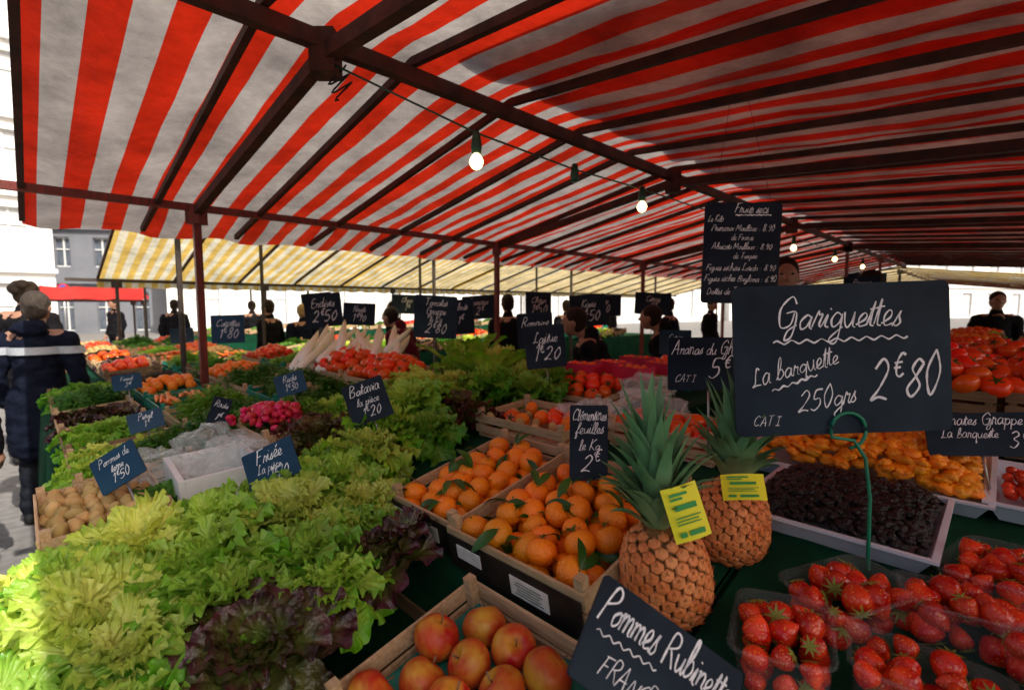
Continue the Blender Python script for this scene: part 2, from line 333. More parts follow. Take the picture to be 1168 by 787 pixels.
gd('n',.85,"0,.85 .12,.95 .12,0 .15,.6 .45,1 .65,.7 .65,.1 .85,0")
gd('o',.85,".45,1 .1,.6 .3,0 .68,.3 .62,.85 .4,1 .85,.9")
gd('p',.85,"0,.9 .12,.95 .12,-.9 .12,.6 .45,1 .75,.5 .45,0 .15,.2")
gd('q',.95,".75,.8 .4,1 .1,.55 .3,.05 .7,.4 .8,.95 .8,-.9 .95,-.5")
gd('r',.65,"0,0 .15,1.1 .28,.85 .5,.9 .45,.2 .65,0")
gd('s',.6,"0,0 .35,1.08 .33,.7 .5,.25 .28,0 .08,.12")
gd('t',.5,"0,.1 .28,1.7 .22,.2 .5,0;.0,1.15 .55,1.22")
gd('u',.9,"0,.95 .12,.3 .35,0 .62,.4 .7,.95 .7,.15 .9,0")
gd('v',.75,"0,.9 .12,.95 .35,0 .62,.9 .75,.9")
gd('w',1.1,"0,.9 .1,.9 .3,0 .55,.8 .78,0 1.0,.9 1.1,.9")
gd('x',.75,"0,1 .7,0;.7,1 0,0")
gd('y',.85,"0,.95 .12,.35 .35,.1 .65,.5 .7,.95 .68,-.7 .35,-.9 .85,0")
gd('z',.75,"0,.95 .6,.95 .05,.02 .7,.05")
G['é']=(.78,G['e'][1]+[[(.35,1.3),(.6,1.6)]])
G['è']=(.78,G['e'][1]+[[(.2,1.6),(.45,1.3)]])
gd('A',1.35,"0,0 .55,1.9 .7,2 1.1,0;.2,.75 1.2,.8")
gd('B',1.2,".1,0 .15,2 .7,2.05 .9,1.6 .2,1.05 .95,.85 .9,.1 .1,0")
gd('C',1.2,"1.1,1.7 .7,2.05 .1,1.2 .3,.1 1.1,.25")
gd('D',1.3,".15,0 .15,2 .8,1.8 1.1,1 .8,.1 .1,0")
gd('E',1.05,".95,1.95 .15,2 .15,0 1,.05;.15,1.05 .8,1.08")
gd('F',1.1,".1,0 .2,2;.0,1.95 1.1,2.05;.1,1.05 .8,1.1")
gd('G',1.45,"1.2,1.6 .8,2.1 .15,1.3 .35,.1 1,.2 1.15,1;.6,1 1.3,1 1.25,-.5 .8,-.8 .9,-.2 1.45,.2")
gd('I',.8,".4,0 .4,2;.0,2 .8,2;.0,0 .8,0")
gd('K',1.1,".15,0 .2,2;1,2 .2,1 1.1,0")
gd('L',1.0,".7,1.8 .4,2.05 .3,1.3 .3,.4 .05,.05 .5,.15 1.0,.1")
gd('M',1.5,".05,0 .2,2 .7,.5 1.15,2 1.35,0")
gd('N',1.3,".1,0 .2,2 1,.05 1.15,2")
gd('O',1.3,".65,2 .1,1 .6,0 1.2,1 .65,2")
gd('P',1.15,".2,-.1 .25,2 .85,2 1,1.4 .25,.95")
gd('R',1.2,".15,0 .2,2 .85,2 .95,1.4 .25,1 .5,1 1.15,0")
gd('S',1.0,".9,1.75 .5,2.05 .15,1.5 .8,.8 .6,.05 .05,.25")
gd('T',1.1,"0,1.95 1.1,2.02;.55,2 .5,0")
gd('0',1.0,".5,1.9 .12,1 .5,0 .88,.95 .5,1.9")
gd('1',.6,".1,1.5 .4,1.95 .4,0")
gd('2',1.05,".1,1.5 .5,1.95 .85,1.45 .5,.6 .08,.03 .5,.15 1.0,0")
gd('3',.95,".1,1.7 .5,1.95 .8,1.5 .35,1.05 .85,.6 .5,0 .05,.2")
gd('4',1.0,".6,1.95 .1,.7 .95,.7;.7,1.2 .65,0")
gd('5',1.0,".85,1.95 .25,1.9 .2,1.1 .7,1.1 .85,.5 .45,0 .05,.2")
gd('6',.95,".8,1.9 .3,1.3 .12,.5 .5,0 .85,.5 .5,1 .15,.6")
gd('7',.95,".05,1.9 .85,1.9 .35,0;.25,1 .75,1")
gd('8',1.0,".8,1.7 .45,1.95 .2,1.5 .5,1.05 .85,.5 .5,0 .15,.45 .5,1.05 .8,1.7")
gd('9',.95,".8,1.5 .4,1.9 .15,1.4 .5,1.0 .82,1.5 .75,.6 .5,0")
gd('€',.7,".65,2.1 .42,2.2 .2,1.8 .22,1.25 .42,1.05 .65,1.2;.05,1.75 .5,1.78;.05,1.5 .45,1.52")
gd('.',.4,".15,0 .2,.06"); gd(':',.4,".15,.1 .2,.16;.15,.8 .2,.86"); gd("'",.3,".15,1.9 .1,1.6"); gd('-',.6,".1,.6 .5,.62")
def cr(pts,n=5):
    if len(pts)<3: return pts
    P=[pts[0]]+list(pts)+[pts[-1]]; o=[]
    for i in range(1,len(P)-2):
        a,b,c,d=[Vector(x) for x in P[i-1:i+3]]
        for k in range(n):
            t=k/n; o.append(.5*((2*b)+(c-a)*t+(2*a-5*b+4*c-d)*t*t+(3*b-a-3*c+d)*t**3))
    o.append(Vector(P[-2])); return [tuple(x) for x in o]
def strokes(text,x,y,s,maxw=None,slant=.30,thick=None,V=None,F=None,rot=0):
    gap=lambda c:.0 if c.islower() else .09
    w=sum((G[c][0] if c in G else .6)+gap(c) for c in text)*s
    sx=1 if not maxw or w<=maxw else maxw/w
    x0=x-w*sx/2*math.cos(rot); y0=y-w*sx/2*math.sin(rot); cx=0
    th=thick or s*.12
    for c in text:
        if c==' ' or c not in G: cx+=.66*s*sx; continue
        gw,st=G[c]; jy=R.uniform(-.08,.08); js=R.uniform(.85,1.18); sl=slant+R.uniform(-.07,.07)
        for pl in st:
            pp=cr(pl,5)
            pp=[((cx+(px+sl*py)*s*sx),(py*js+jy)*s) for px,py in pp]
            ca,sa=math.cos(rot),math.sin(rot)
            pp=[(x0+a*ca-b*sa,y0+a*sa+b*ca) for a,b in pp]
            ribbon(pp,th,V,F)
        cx+=(gw+gap(c))*s*sx
def ribbon(pp,th,V,F):
    i0=len(V); n=len(pp); yy=-.0035-.0006*R.random()
    for k in range(n):
        ax,ay=pp[max(k-1,0)]; bx,by=pp[min(k+1,n-1)]
        dx,dy=bx-ax,by-ay; l=math.hypot(dx,dy) or 1
        e=th*(.8+.6*noise.noise(Vector((pp[k][0]*60,pp[k][1]*60,i0))))/2
        nx,ny=-dy/l*e,dx/l*e
        V.append((pp[k][0]+nx,yy,pp[k][1]+ny)); V.append((pp[k][0]-nx,yy,pp[k][1]-ny))
    for k in range(n-1): a=i0+2*k; F.append([a,a+2,a+3,a+1])
def slab(w,h,t,m,r=.012):
    V=[];F=[];n=4;pts=[]
    for cx,cz,a0 in ((w/2-r,h/2-r,0),(-w/2+r,h/2-r,90),(-w/2+r,-h/2+r,180),(w/2-r,-h/2+r,270)):
        for k in range(n+1):
            a=rad(a0+90*k/n); pts.append((cx+r*math.cos(a),cz+r*math.sin(a)))
    N=len(pts)
    for y in (-t/2,t/2): V+= [(x,y,z) for x,z in pts]
    F=[[i,(i+1)%N,N+(i+1)%N,N+i][::-1] for i in range(N)]+[list(range(N))[::1],list(range(N,2*N))[::-1]]
    return mesh('board',V,F,m)
def sign(loc,rot,w,h,lines,label,stake=.12,m=None,under=(),name='price_sign',th=None,cat='price sign'):
    e=ob(name,None,loc=loc,rot=[rad(x) for x in rot]); e.empty_display_size=.05
    e['label']=label; e['category']=cat; e['group']='handwritten chalkboard price signs'
    ob('board',slab(w,h,.005,m or M['slate'],min(w,h)*.05),e)
    V=[];F=[]
    for l in lines:
        t,x,y,s=l[:4]; mw=l[4]*w if len(l)>4 else w*.92
        strokes(t,x*w,y*h,s*h,mw,V=V,F=F,rot=rad(l[5]) if len(l)>5 else 0,thick=(th or .15)*s*h)
    for (x0,y0,x1,y1,am,n) in under:
        pts=[((x0+(x1-x0)*k/(n*4))*w,(y0+(y1-y0)*k/(n*4))*h+math.sin(k*math.pi/2)*am*h) for k in range(n*4+1)]
        ribbon(cr(pts,3),.011*h+.0006,V,F)
    if V: ob('lettering',mesh('lettering',V,F,M['chalk']),e)
    if stake:
        V=[];F=[]; tubeg(V,F,[(0,.006,-h*.3),(0,.006,-h/2-stake)],.003,6)
        ob('stake',mesh('stake',V,F,M['steel'],True),e)
    return e

# ---------------------------------------------------------------- world, sun, camera
W=bpy.data.worlds.new('World'); SC.world=W; W.use_nodes=True; nt=W.node_tree
bg=nt.nodes['Background']; sk=nt.nodes.new('ShaderNodeTexSky'); sk.sky_type='NISHITA'; sk.sun_disc=False
sun_el=rad(44); ts=Vector((.72,-.69,0)).normalized(); ts=Vector((ts.x*math.cos(sun_el),ts.y*math.cos(sun_el),math.sin(sun_el)))
sk.sun_elevation=sun_el; sk.sun_rotation=math.atan2(ts.x,ts.y); sk.dust_density=7; sk.air_density=1.0
nt.links.new(sk.outputs[0],bg.inputs[0]); bg.inputs[1].default_value=.15
sl=bpy.data.lights.new('sun','SUN'); sl.energy=5; sl.angle=rad(.5); sl.color=(1,.95,.87)
so=bpy.data.objects.new('sun',sl); COL.objects.link(so); so.rotation_euler=ts.to_track_quat('Z','Y').to_euler()
cam=bpy.data.cameras.new('camera'); cam.lens=17.26; cam.sensor_width=36; cam.clip_end=500; cam.clip_start=.05
co=bpy.data.objects.new('camera',cam); COL.objects.link(co); co.location=(0,0,1.6); co.rotation_euler=(rad(90-4.6),0,0); SC.camera=co
cam.dof.use_dof=True; cam.dof.focus_distance=1.2; cam.dof.aperture_fstop=3.5
SC.view_settings.view_transform='Standard'; SC.view_settings.look='None'; SC.view_settings.exposure=0

# ---------------------------------------------------------------- ground and buildings
V=[];F=[]
for i in range(2):
    for j in range(2): V.append((-250+500*i,-250+500*j,0))
ob('ground',mesh('ground',V,[[0,2,3,1]],M['paving']),kind='structure')
def building(p,q,h,floors,cols,wm,label,glass='glass',depth=8):
    p=Vector((*p,0));q=Vector((*q,0)); w=(q-p).length; ang=math.atan2(q.y-p.y,q.x-p.x)
    e=ob('building',None,loc=p,rot=(0,0,ang)); e['label']=label; e['category']='building'
    xs=[0]; cw=w/cols
    for c in range(cols): xs+= [c*cw+cw*.3,c*cw+cw*.7]
    xs.append(w); fh=h/floors; zs_=[0]
    for f_ in range(floors): zs_+= [f_*fh+fh*(.05 if f_==0 else .25),f_*fh+fh*.8]
    zs_.append(h); V=[];F=[]
    def q4(V,F,a,b,c,d): i=len(V); V.extend([a,b,c,d]); F.append([i,i+1,i+2,i+3])
    for i in range(len(xs)-1):
        for k in range(len(zs_)-1):
            x0,x1,z0,z1=xs[i],xs[i+1],zs_[k],zs_[k+1]
            if i%2==1 and k%2==1:
                d=.25
                q4(V,F,(x0,0,z0),(x0,d,z0),(x0,d,z1),(x0,0,z1)); q4(V,F,(x1,d,z0),(x1,0,z0),(x1,0,z1),(x1,d,z1))
                q4(V,F,(x0,d,z1),(x1,d,z1),(x1,0,z1),(x0,0,z1)); q4(V,F,(x0,0,z0),(x1,0,z0),(x1,d,z0),(x0,d,z0))
                ww=x1-x0; hh=z1-z0; WV=[];WF=[]
                q4(WV,WF,(-ww/2,0,0),(ww/2,0,0),(ww/2,0,hh),(-ww/2,0,hh))
                boxg(WV,WF,0,-.03,hh/2,.07,.05,hh-.01)
                for zz in (.04,hh*.6,hh-.04): boxg(WV,WF,0,-.045,zz,ww-.01,.045,.06)
                ob('window',mesh('window',WV,WF,[M[glass],M['frame']],fm=[0]+[1]*(len(WF)-1)),e,loc=((x0+x1)/2,d-.02,z0))
            else: q4(V,F,(x0,0,z0),(x1,0,z0),(x1,0,z1),(x0,0,z1))
    q4(V,F,(0,depth,0),(0,0,0),(0,0,h),(0,depth,h)); q4(V,F,(w,0,0),(w,depth,0),(w,depth,h),(w,0,h)); q4(V,F,(w,depth,0),(0,depth,0),(0,depth,h),(w,depth,h))
    for f_ in range(1,floors+1): boxg(V,F,w/2,-.1,f_*fh-.1,w+.2,.22,.18)
    ob('wall',mesh('wall',V,F,wm),e)
    V=[(-.2,-.3,h+.02),(w+.2,-.3,h+.02),(w+.2,depth+.2,h+.02),(-.2,depth+.2,h+.02),(1,depth/2,h+2),(w-1,depth/2,h+2)]
    ob('roof',mesh('roof',V,[[0,1,5,4],[1,2,5],[2,3,4,5],[3,0,4],[3,2,1,0]],M['roof']),e)
building((-32,11),(-20.3,22),16,5,6,M['stone'],'pale stone town house in full sun beside the market')
building((-26,27.5),(-18.6,29),9,3,4,M['stoneg'],'grey rendered building with shop windows behind the market','glassd')
building((-18.2,26),(22,52),8,2,14,M['stonec'],'long cream building in full sun beyond the stalls')
building((23,52),(90,74),8,2,14,M['stone'],'long pale stone building closing the square')

# ---------------------------------------------------------------- canopies
def canopy(a0,a1,prof,bs,m,period,spacing,poles,label,ridge_b,eaves,polem,beamm,rw=.028,postr=.03,sag=.03,val=0):
    e=ob('market_canopy',None,loc=ab(a0,bs[0],0)); e['label']=label; e['category']='market canopy'
    o0=ab(a0,bs[0],0)
    def L(a,b,z): return ab(a,b,z)-o0
    na=int((a1-a0)/spacing*8); V=[];F=[];st=[]
    nb=44
    for i in range(na+1):
        a=a0+(a1-a0)*i/na; fr=((a-a0)/spacing)%1
        for j in range(nb+1):
            b=bs[0]+(bs[1]-bs[0])*j/nb
            z=prof(b)+.008-sag*math.sin(math.pi*fr)*(1.0+.5*noise.noise(Vector((a*2,b*1.5,0))))+.016*noise.noise(Vector((a*5,b*3,3)))
            if j>nb-3: z-=.014*(1+math.sin(a*11))
            V.append(L(a,b,z)); st.append(a/period)
        if val:
            b=bs[1]+.01; V.append(L(a,b,prof(bs[1])-val*(.8+.25*abs(math.sin(a*9))))); st.append(a/period)
    nn=nb+1+(1 if val else 0)
    for i in range(na):
        for j in range(nn-1):
            k=i*nn+j; F.append([k,k+1,k+nn+1,k+nn])
    ob('tarp',mesh('tarp',V,F,m,True,stripe=st),e)
    nr=int((a1-a0)/spacing)
    for r in range(nr+1):
        a=a0+r*spacing+.02*math.sin(r*7); V=[];F=[]
        segs=[bs[0]+.15]+[x for x in ridge_b]+[bs[1]-.1]
        for k in range(len(segs)-1): beamg(V,F,L(a,segs[k],prof(segs[k])-.03),L(a,segs[k+1],prof(segs[k+1])-.03),rw,.035)
        ob('rafter',mesh('rafter',V,F,beamm),e)
    for b in ridge_b:
        V=[];F=[]; beamg(V,F,L(a0-.1,b,prof(b)-.09),L(a1,b,prof(b)-.09),.045,.06); ob('ridge_beam',mesh('ridge_beam',V,F,beamm),e)
    for b in eaves:
        V=[];F=[]; beamg(V,F,L(a0-.35,b,prof(b)-.075),L(a1,b,prof(b)-.075),.04,.045); ob('eave_beam',mesh('eave_beam',V,F,polem),e)
    for (a,b) in poles:
        V=[];F=[]; z=prof(b)-.1
        tubeg(V,F,[L(a,b,0),L(a,b,z)],postr,4 if postr>.025 else 8)
        boxg(V,F,*L(a,b,z-.02),.09,.09,.12); boxg(V,F,*L(a,b,.01),.16,.16,.02)
        ob('pole',mesh('pole',V,F,polem),e)
    return e,L
def prof1(b):
    if b<1.8: return 2.64-.08*(1.8-b)
    if b<3.72: return 2.64-.177*(b-1.8)
    return 2.30-.22*(b-3.72)-.1*(b-3.72)**2
PO=[(.84,3.72),(3.5,3.72),(6.4,3.72),(9.3,3.72),(12.2,3.72),(6.4,-1.9),(9.3,-1.9),(12.2,-1.9),(9.3,1.8),(12.2,1.8)]
e,L=canopy(.04,15.7,prof1,(-2.1,4.35),M['tarp'],.21,.58,PO,'red and white striped tarpaulin canopy on red painted poles',[1.8],[3.72,-1.9],M['pole'],M['beam'])
for a in (.84,3.5,6.4,9.3):
    V=[];F=[]
    beamg(V,F,L(a,-1.9,prof1(-1.9)-.10),L(a,1.8,prof1(1.8)-.13),.045,.055); beamg(V,F,L(a,1.8,prof1(1.8)-.13),L(a,3.72,prof1(3.72)-.10),.045,.055)
    boxg(V,F,*L(a,1.8,prof1(1.8)-.13),.09,.09,.15)
    ob('truss',mesh('truss',V,F,M['beam']),e)
V=[];F=[];st=[]
for i in range(91):
    a=1.35+(15.9-1.35)*i/90
    for j in range(13):
        b=-2.15+3.75*j/12
        V.append(L(a,b,prof1(b)+.07+.012*math.sin(a*8)*math.cos(b*4))); st.append(a/.21)
for i in range(90):
    for j in range(12): k=i*13+j; F.append([k,k+1,k+14,k+13])
ob('added_shade_tarp',mesh('added_shade_tarp',V,F,M['tarp'],True,stripe=st),e)  # extra layer added above the canopy to block sun and darken the near slope
def prof2(b): return 2.36+.14*(b-4.8) if b<6.7 else 2.626-.26*(b-6.7)
canopy(.80,18,prof2,(4.65,9.2),M['tarp_y'],.16,.9,[(.97,4.95),(3.6,4.95),(6.3,4.95),(9,4.95),(12,4.95),(1.0,9),(3.0,9),(5.5,9),(8.5,9),(11.5,9),(2.2,6.7),(4.6,6.7),(7.4,6.7)],'pale yellow and white striped canopy over the neighbouring stall',[6.7],[4.95,9.0],M['darkpole'],M['beam'],postr=.022,val=.12)
def prof3(b): return 2.45+.16*(b-10.5) if b<12.4 else 2.754-.2*(b-12.4)
canopy(1.9,24,prof3,(10.5,14.5),M['tarp_w'],.16,1.0,[(2.1,10.6),(4.4,10.6),(7.7,10.6),(11,10.6),(2.1,14.3),(4.4,14.3),(9,14.3)],'cream and yellow canopy over a farther market stall',[12.4],[10.6,14.3],M['darkpole'],M['beam'],postr=.03)
canopy(16.3,30,lambda b:2.6-.12*abs(b-2),(-3,6),M['tarp_y'],.16,1.2,[(16.5,5),(20,5),(24,5),(16.5,-.8),(20,-.8),(16.5,2)],'cream and yellow canopy at the end of the row',[2.0],[-.8,5.8],M['darkpole'],M['beam'],postr=.04)
canopy(.35,2.3,lambda b:2.06-.34*abs(b-16),(15.1,16.9),M['tarp_r'],.2,.65,[(.45,15.2),(2.2,15.2),(.45,16.8),(2.2,16.8)],'small red awning stall across the square',[16],[15.2,16.8],M['darkpole'],M['beam'],postr=.03)

o0=ab(.84,1.75,2.46); e=ob('string_light',None,loc=o0); e['label']='string of lit round bulbs on a wire under the canopy'; e['category']='string light'
pts=[ab(.84,1.75,2.46),ab(1.25,1.44,2.245),ab(1.85,1.44,2.225),ab(2.45,1.44,2.235),ab(3.1,1.44,2.23),ab(3.8,1.44,2.24),ab(4.5,1.44,2.23),ab(5.2,1.44,2.24),ab(6,1.44,2.235),ab(6.8,1.44,2.25),ab(9,1.44,2.28)]
V=[];F=[]; tubeg(V,F,[p-o0 for p in pts],.004,6); ob('wire',mesh('wire',V,F,M['socket'],True),e)
for k,(a,lit) in enumerate(((1.25,1),(1.85,0),(2.45,1),(3.8,0),(5.2,1),(6.8,1),(8.4,1))):
    z=2.22; c=ab(a,1.44,z)-o0; V=[];F=[]
    tubeg(V,F,[c+Vector((0,0,.03)),c+Vector((0,0,-.005)),c+Vector((0,0,-.03)),c+Vector((0,0,-.05))],[.012,.019,.021,.017],12)
    s=ob('socket',mesh('socket',V,F,M['socket'],True),e)
    if lit:
        V=[];F=[]
        sph(V,F,c+Vector((0,0,-.078)),.027,16,12,lambda p,d:Vector((p.x*(1-.35*max(0,d.z)),p.y*(1-.35*max(0,d.z)),p.z*1.2)))
        ob('bulb',mesh('bulb',V,F,M['bulb'],True),e)
V=[];F=[]; c=ab(.86,1.76,2.46)-o0
tubeg(V,F,[c+Vector((.035*math.cos(i*.8),.02*math.sin(i*.8)+.004*i,-.02+.03*math.sin(i*.8+1)-.002*i)) for i in range(22)],.0035,5)
ob('cord',mesh('cord',V,F,M['black'],True),e)

# ---------------------------------------------------------------- tables
def zs(a):
    if a<.7: return .98+.1*(a-.7)
    if a<1.2: return .98+.2*(a-.7)
    return 1.08
def zlow(a): return .87+.2*(a-.69) if a<.69 else (.965 if a<.70 else zs(a))
def table(a0,a1,b0,b1,zf,label,drop=.75,dm=None):
    o0=ab(a0,b0,0); e=ob('market_table',None,loc=o0); e['label']=label; e['category']='market table'
    n=24; aa=sorted([a0+(a1-a0)*k/n for k in range(n+1)]+([.689,.699] if a0<.6<a1 else []))
    prof=[(a0-.005,zf(a0)-drop),(a0-.005,zf(a0)-drop*.5)]+[(a,zf(a)) for a in aa]+[(a1+.005,zf(a1)-drop*.5),(a1+.005,zf(a1)-drop)]
    mb=max(4,int((b1-b0)/.07)); V=[];F=[]
    for j in range(mb+1):
        b=b0+(b1-b0)*j/mb
        for k,(a,z) in enumerate(prof):
            w=0
            if k<2: w=-.025*(1.2-k*.6)*math.sin(b*26+math.sin(b*9)*2)-.02
            if k>=len(prof)-2: w=.025*math.sin(b*26)+.02
            V.append(ab(a+w,b,z+.004*noise.noise(Vector((a*9,b*9,0))))-o0)
    P=len(prof)
    for j in range(mb):
        for k in range(P-1): i=j*P+k; F.append([i,i+1,i+P+1,i+P])
    for j in (0,mb):
        b=b0 if j==0 else b1; i0=len(V)
        for k in range(2,P-2):
            a,z=prof[k]; V.append(ab(a,b+(-.004 if j==0 else .004),z-.001)-o0); V.append(ab(a,b+(-.03 if j==0 else .03)*(1+math.sin(k*2)),z-drop)-o0)
        for k in range(P-5): i=i0+2*k; F.append([i,i+1,i+3,i+2])
    ob('table_cloth',mesh('table_cloth',V,F,dm or M['cloth'],True),e)
    for a in (a0+.1,a1-.1):
        for b in (b0+.15,b1-.15):
            V=[];F=[]; beamg(V,F,ab(a,b,0)-o0,ab(a,b,zf(a)-.02)-o0,.05,.05); ob('leg',mesh('leg',V,F,M['wood2']),e)
table(-.14,1.78,.38,1.66,zlow,'stepped produce table covered with dark green cloth')
table(-.14,1.78,-.75,.36,zs,'fruit end of the table covered with green cloth')
table(.06,1.78,1.68,4.6,zs,'long produce table covered with dark green cloth')
table(1.80,12,-.8,.55,lambda a:1.08,'fruit table with green cloth running beneath the canopy')
table(1.80,3.4,1.1,1.75,lambda a:1.08,'inner produce table with green cloth')
table(.38,1.9,5.0,9.2,lambda a:.98,'neighbouring stall table with green cloth')
table(2.0,9.5,5.2,6.1,lambda a:1.0,'long neighbouring vegetable table with green cloth')
table(2.2,12,10.8,11.8,lambda a:1.0,'farther market table with green cloth')

# ---------------------------------------------------------------- crates
def crate_mesh(L,W,H,m,gap=.012):
    V=[];F=[]; t=.007
    n=max(3,int(W/.07))
    for k in range(n): boxg(V,F,L/2,(k+.5)*W/n,.006,L-.016,W/n-gap,.006)
    nb=2; bh=(H-.03-gap)/nb
    for k in range(nb):
        z=.02+bh/2+k*(bh+gap)
        boxg(V,F,L/2,t/2,z,L,t,bh); boxg(V,F,L/2,W-t/2,z,L,t,bh)
        boxg(V,F,t/2,W/2,z,t,W-2*t-.001,bh); boxg(V,F,L-t/2,W/2,z,t,W-2*t-.001,bh)
    for x in (t+.011,L-t-.011):
        for y in (t+.011,W-t-.011): boxg(V,F,x,y,H/2+.006,.02,.02,H+.012)
    me=mesh('crate',V,F,m); return me
def crate(a,b,L,W,H,tilt=0,z=None,m='wood',label='pale wooden produce crate',panel=False,yaw=0,name='crate'):
    z=zs(a)+.004 if z is None else z
    mt=TRS(ab(a,b,z),(rad(tilt),0,rad(-45+yaw)))
    o=ob(name,crate_mesh(L,W,H,M[m])); o.matrix_world=mt; o['label']=label; o['category']='crate'; o['group']='produce crates on the stall'
    if panel:
        V=[];F=[]; boxg(V,F,L/2,-.004,H*.42,L*.97,.003,H*.72); ob('printed_panel',mesh('printed_panel',V,F,M['blackpanel']),o)
        V=[];F=[]; boxg(V,F,L*.66,-.0075,H*.42,L*.26,.002,H*.40); ob('paper_label',mesh('paper_label',V,F,M['paper']),o)
        V=[];F=[]; boxg(V,F,L*.2,-.0075,H*.5,L*.2,.002,H*.30); ob('paper_label',mesh('paper_label',V,F,M['paper']),o)
        V=[];F=[]
        for k in range(5): boxg(V,F,L*.66,-.0095,H*(.30+.06*k),L*(.19-.02*(k%3)),.001,H*.018)
        ob('label_print',mesh('label_print',V,F,M['print']),o)
    return mt
# ---------------------------------------------------------------- fruit prototypes
def starm(V,F,z,r,n=5):
    i0=len(V); V.append((0,0,z+.001))
    for k in range(n*2):
        a=k*math.pi/n; q=r if k%2==0 else r*.4; V.append((q*math.cos(a),q*math.sin(a),z-q*.12))
    for k in range(n*2): F.append([i0,i0+1+k,i0+1+(k+1)%(n*2)])
def citrus(r,m,leaves,name,label,seed):
    rr=random.Random(seed); V=[];F=[]
    def fn(p,d):
        k=1-.10*max(0,d.z)**18-.05*max(0,-d.z)**18+.03*noise.noise(d*2.2+Vector((seed,0,0)))
        return Vector((p.x*k,p.y*k,p.z*.86*k))
    sph(V,F,(0,0,0),r,22,14,fn); me=mesh(name,V,F,M[m],True)
    V=[];F=[]; starm(V,F,r*.78,r*.16); tubeg(V,F,[(0,0,r*.76),(0,0,r*.84)],r*.05,6); parts=[('calyx',mesh('calyx',V,F,M['dimple']))]
    for q in range(leaves):
        V=[];F=[]
        az=rr.uniform(0,6.28); Ll=r*rr.uniform(1.4,2.2); i0=len(V); n=7
        for k in range(n+1):
            s=k/n; wd=Ll*.17*math.sin(math.pi*min(1,s*.96+.04))**.8; x=r*.1+Ll*s; z=r*.84+Ll*(.35*s-.5*s*s)
            for t in (-1,0,1):
                xx=x;yy=t*wd; V.append((xx*math.cos(az)-yy*math.sin(az),xx*math.sin(az)+yy*math.cos(az),z+abs(t)*wd*.35))
        for k in range(n):
            for t in range(2): i=i0+k*3+t; F.append([i,i+3,i+4,i+1])
        parts.append(('leaf',mesh('leaf',V,F,M['oleaf'],True)))
    return Proto(name,me,parts,'orange',label,'oranges in the crates')
OR=[citrus(.033,'orange',0,'orange','ripe orange in a wooden crate',1),citrus(.034,'orange',2,'orange','ripe orange with green leaves in a wooden crate',2),citrus(.035,'orange',2,'orange','ripe orange with green leaves in a wooden crate',3),citrus(.032,'orange',1,'orange','ripe orange with green leaves in a wooden crate',4),citrus(.034,'orange',1,'orange','ripe orange with green leaves in a wooden crate',8)]
MA=[citrus(.032,'mandarin',0,'mandarin','small bright mandarin heaped in a crate',5)]; MA[0].o['category']='mandarin'
def apple(seed):
    V=[];F=[];nu,nv=28,18
    def fn(p,d):
        s=math.sqrt(max(0,1-d.z**2)); dip=.36*math.exp(-(s/.28)**2)*(1 if d.z>0 else .5)
        w=1-.12*max(0,-d.z); return Vector((p.x*w,p.y*w,p.z*(.92-dip)))*(1+.03*noise.noise(d*1.5+Vector((seed,0,0))))
    sph(V,F,(0,0,0),.043,nu,nv,fn)
    tip=[max(0,min(1,.80+1.0*noise.noise(Vector((v[0]*24,v[1]*24,seed+v[2]*24)))+.5*noise.noise(Vector((v[0]*90,v[1]*90,v[2]*90)))-(.8*math.exp(-(math.hypot(v[0],v[1])/.012)**2)))) for v in V]
    me=mesh('apple',V,F,M['apple'],True,tip=tip); V=[];F=[]
    tubeg(V,F,[(0,0,.02),(.002,0,.035),(.006,.002,.046)],[.0016,.0014,.002],6)
    return Proto('apple',me,[('stem',mesh('stem',V,F,M['wood2'],True))],'apple','mottled red and yellow apple in the wooden crate','apples in the crate')
AP=[apple(1),apple(5),apple(9)]
def tomato(seed):
    V=[];F=[]
    def fn(p,d):
        a=math.atan2(d.y,d.x); k=1+.035*math.cos(5*a+seed)*(.3+max(0,d.z)); s=math.hypot(d.x,d.y)
        return Vector((p.x*k,p.y*k,p.z*(.80-.22*math.exp(-(s/.3)**2)*(d.z>0))))
    sph(V,F,(0,0,0),.038,20,12,fn); me=mesh('tomato',V,F,M['tomato'],True); V=[];F=[]
    n=5
    for k in range(n):
        a=k/n*math.tau+.3; i=len(V); z=.024
        V+= [(0,0,z+.002),(.008*math.cos(a-.5),.008*math.sin(a-.5),z+.001),(.024*math.cos(a),.024*math.sin(a),z+.004),(.008*math.cos(a+.5),.008*math.sin(a+.5),z+.001)]; F.append([i,i+1,i+2,i+3])
    tubeg(V,F,[(0,0,z),(.002,0,z+.012)],.0018,6)
    return Proto('tomato',me,[('calyx',mesh('calyx',V,F,M['oleaf']))],'tomato','ripe red tomato heaped in a crate','tomatoes in the crates')
TO=[tomato(1),tomato(3)]
def lumpy(name,m,r,sq,seed,cat,label,group,nu=14,nv=9,am=.15):
    V=[];F=[]
    sph(V,F,(0,0,0),r,nu,nv,lambda p,d:Vector((p.x*sq[0],p.y*sq[1],p.z*sq[2]))*(1+am*noise.noise(d*1.7+Vector((seed*3,0,0)))))
    return Proto(name,mesh(name,V,F,M[m],True),[],cat,label,group)
PT=[lumpy('potato','potato',.019,(1.4,1,.85),k,'potato','small brown potato in a wooden crate','potatoes in the crate') for k in (1,2,3)]
AC=[lumpy('dried_apricot','apricot',.018,(1.15,1,.60),k,'dried apricot','plump orange dried apricot heaped in a tray','dried apricots in the tray',14,9,.45) for k in (1,2,3)]
RD=[lumpy('radish','radish',.013,(1,1,1.25),k,'radish','dark pink radish in a bunch','radishes in bunches') for k in (1,2)]
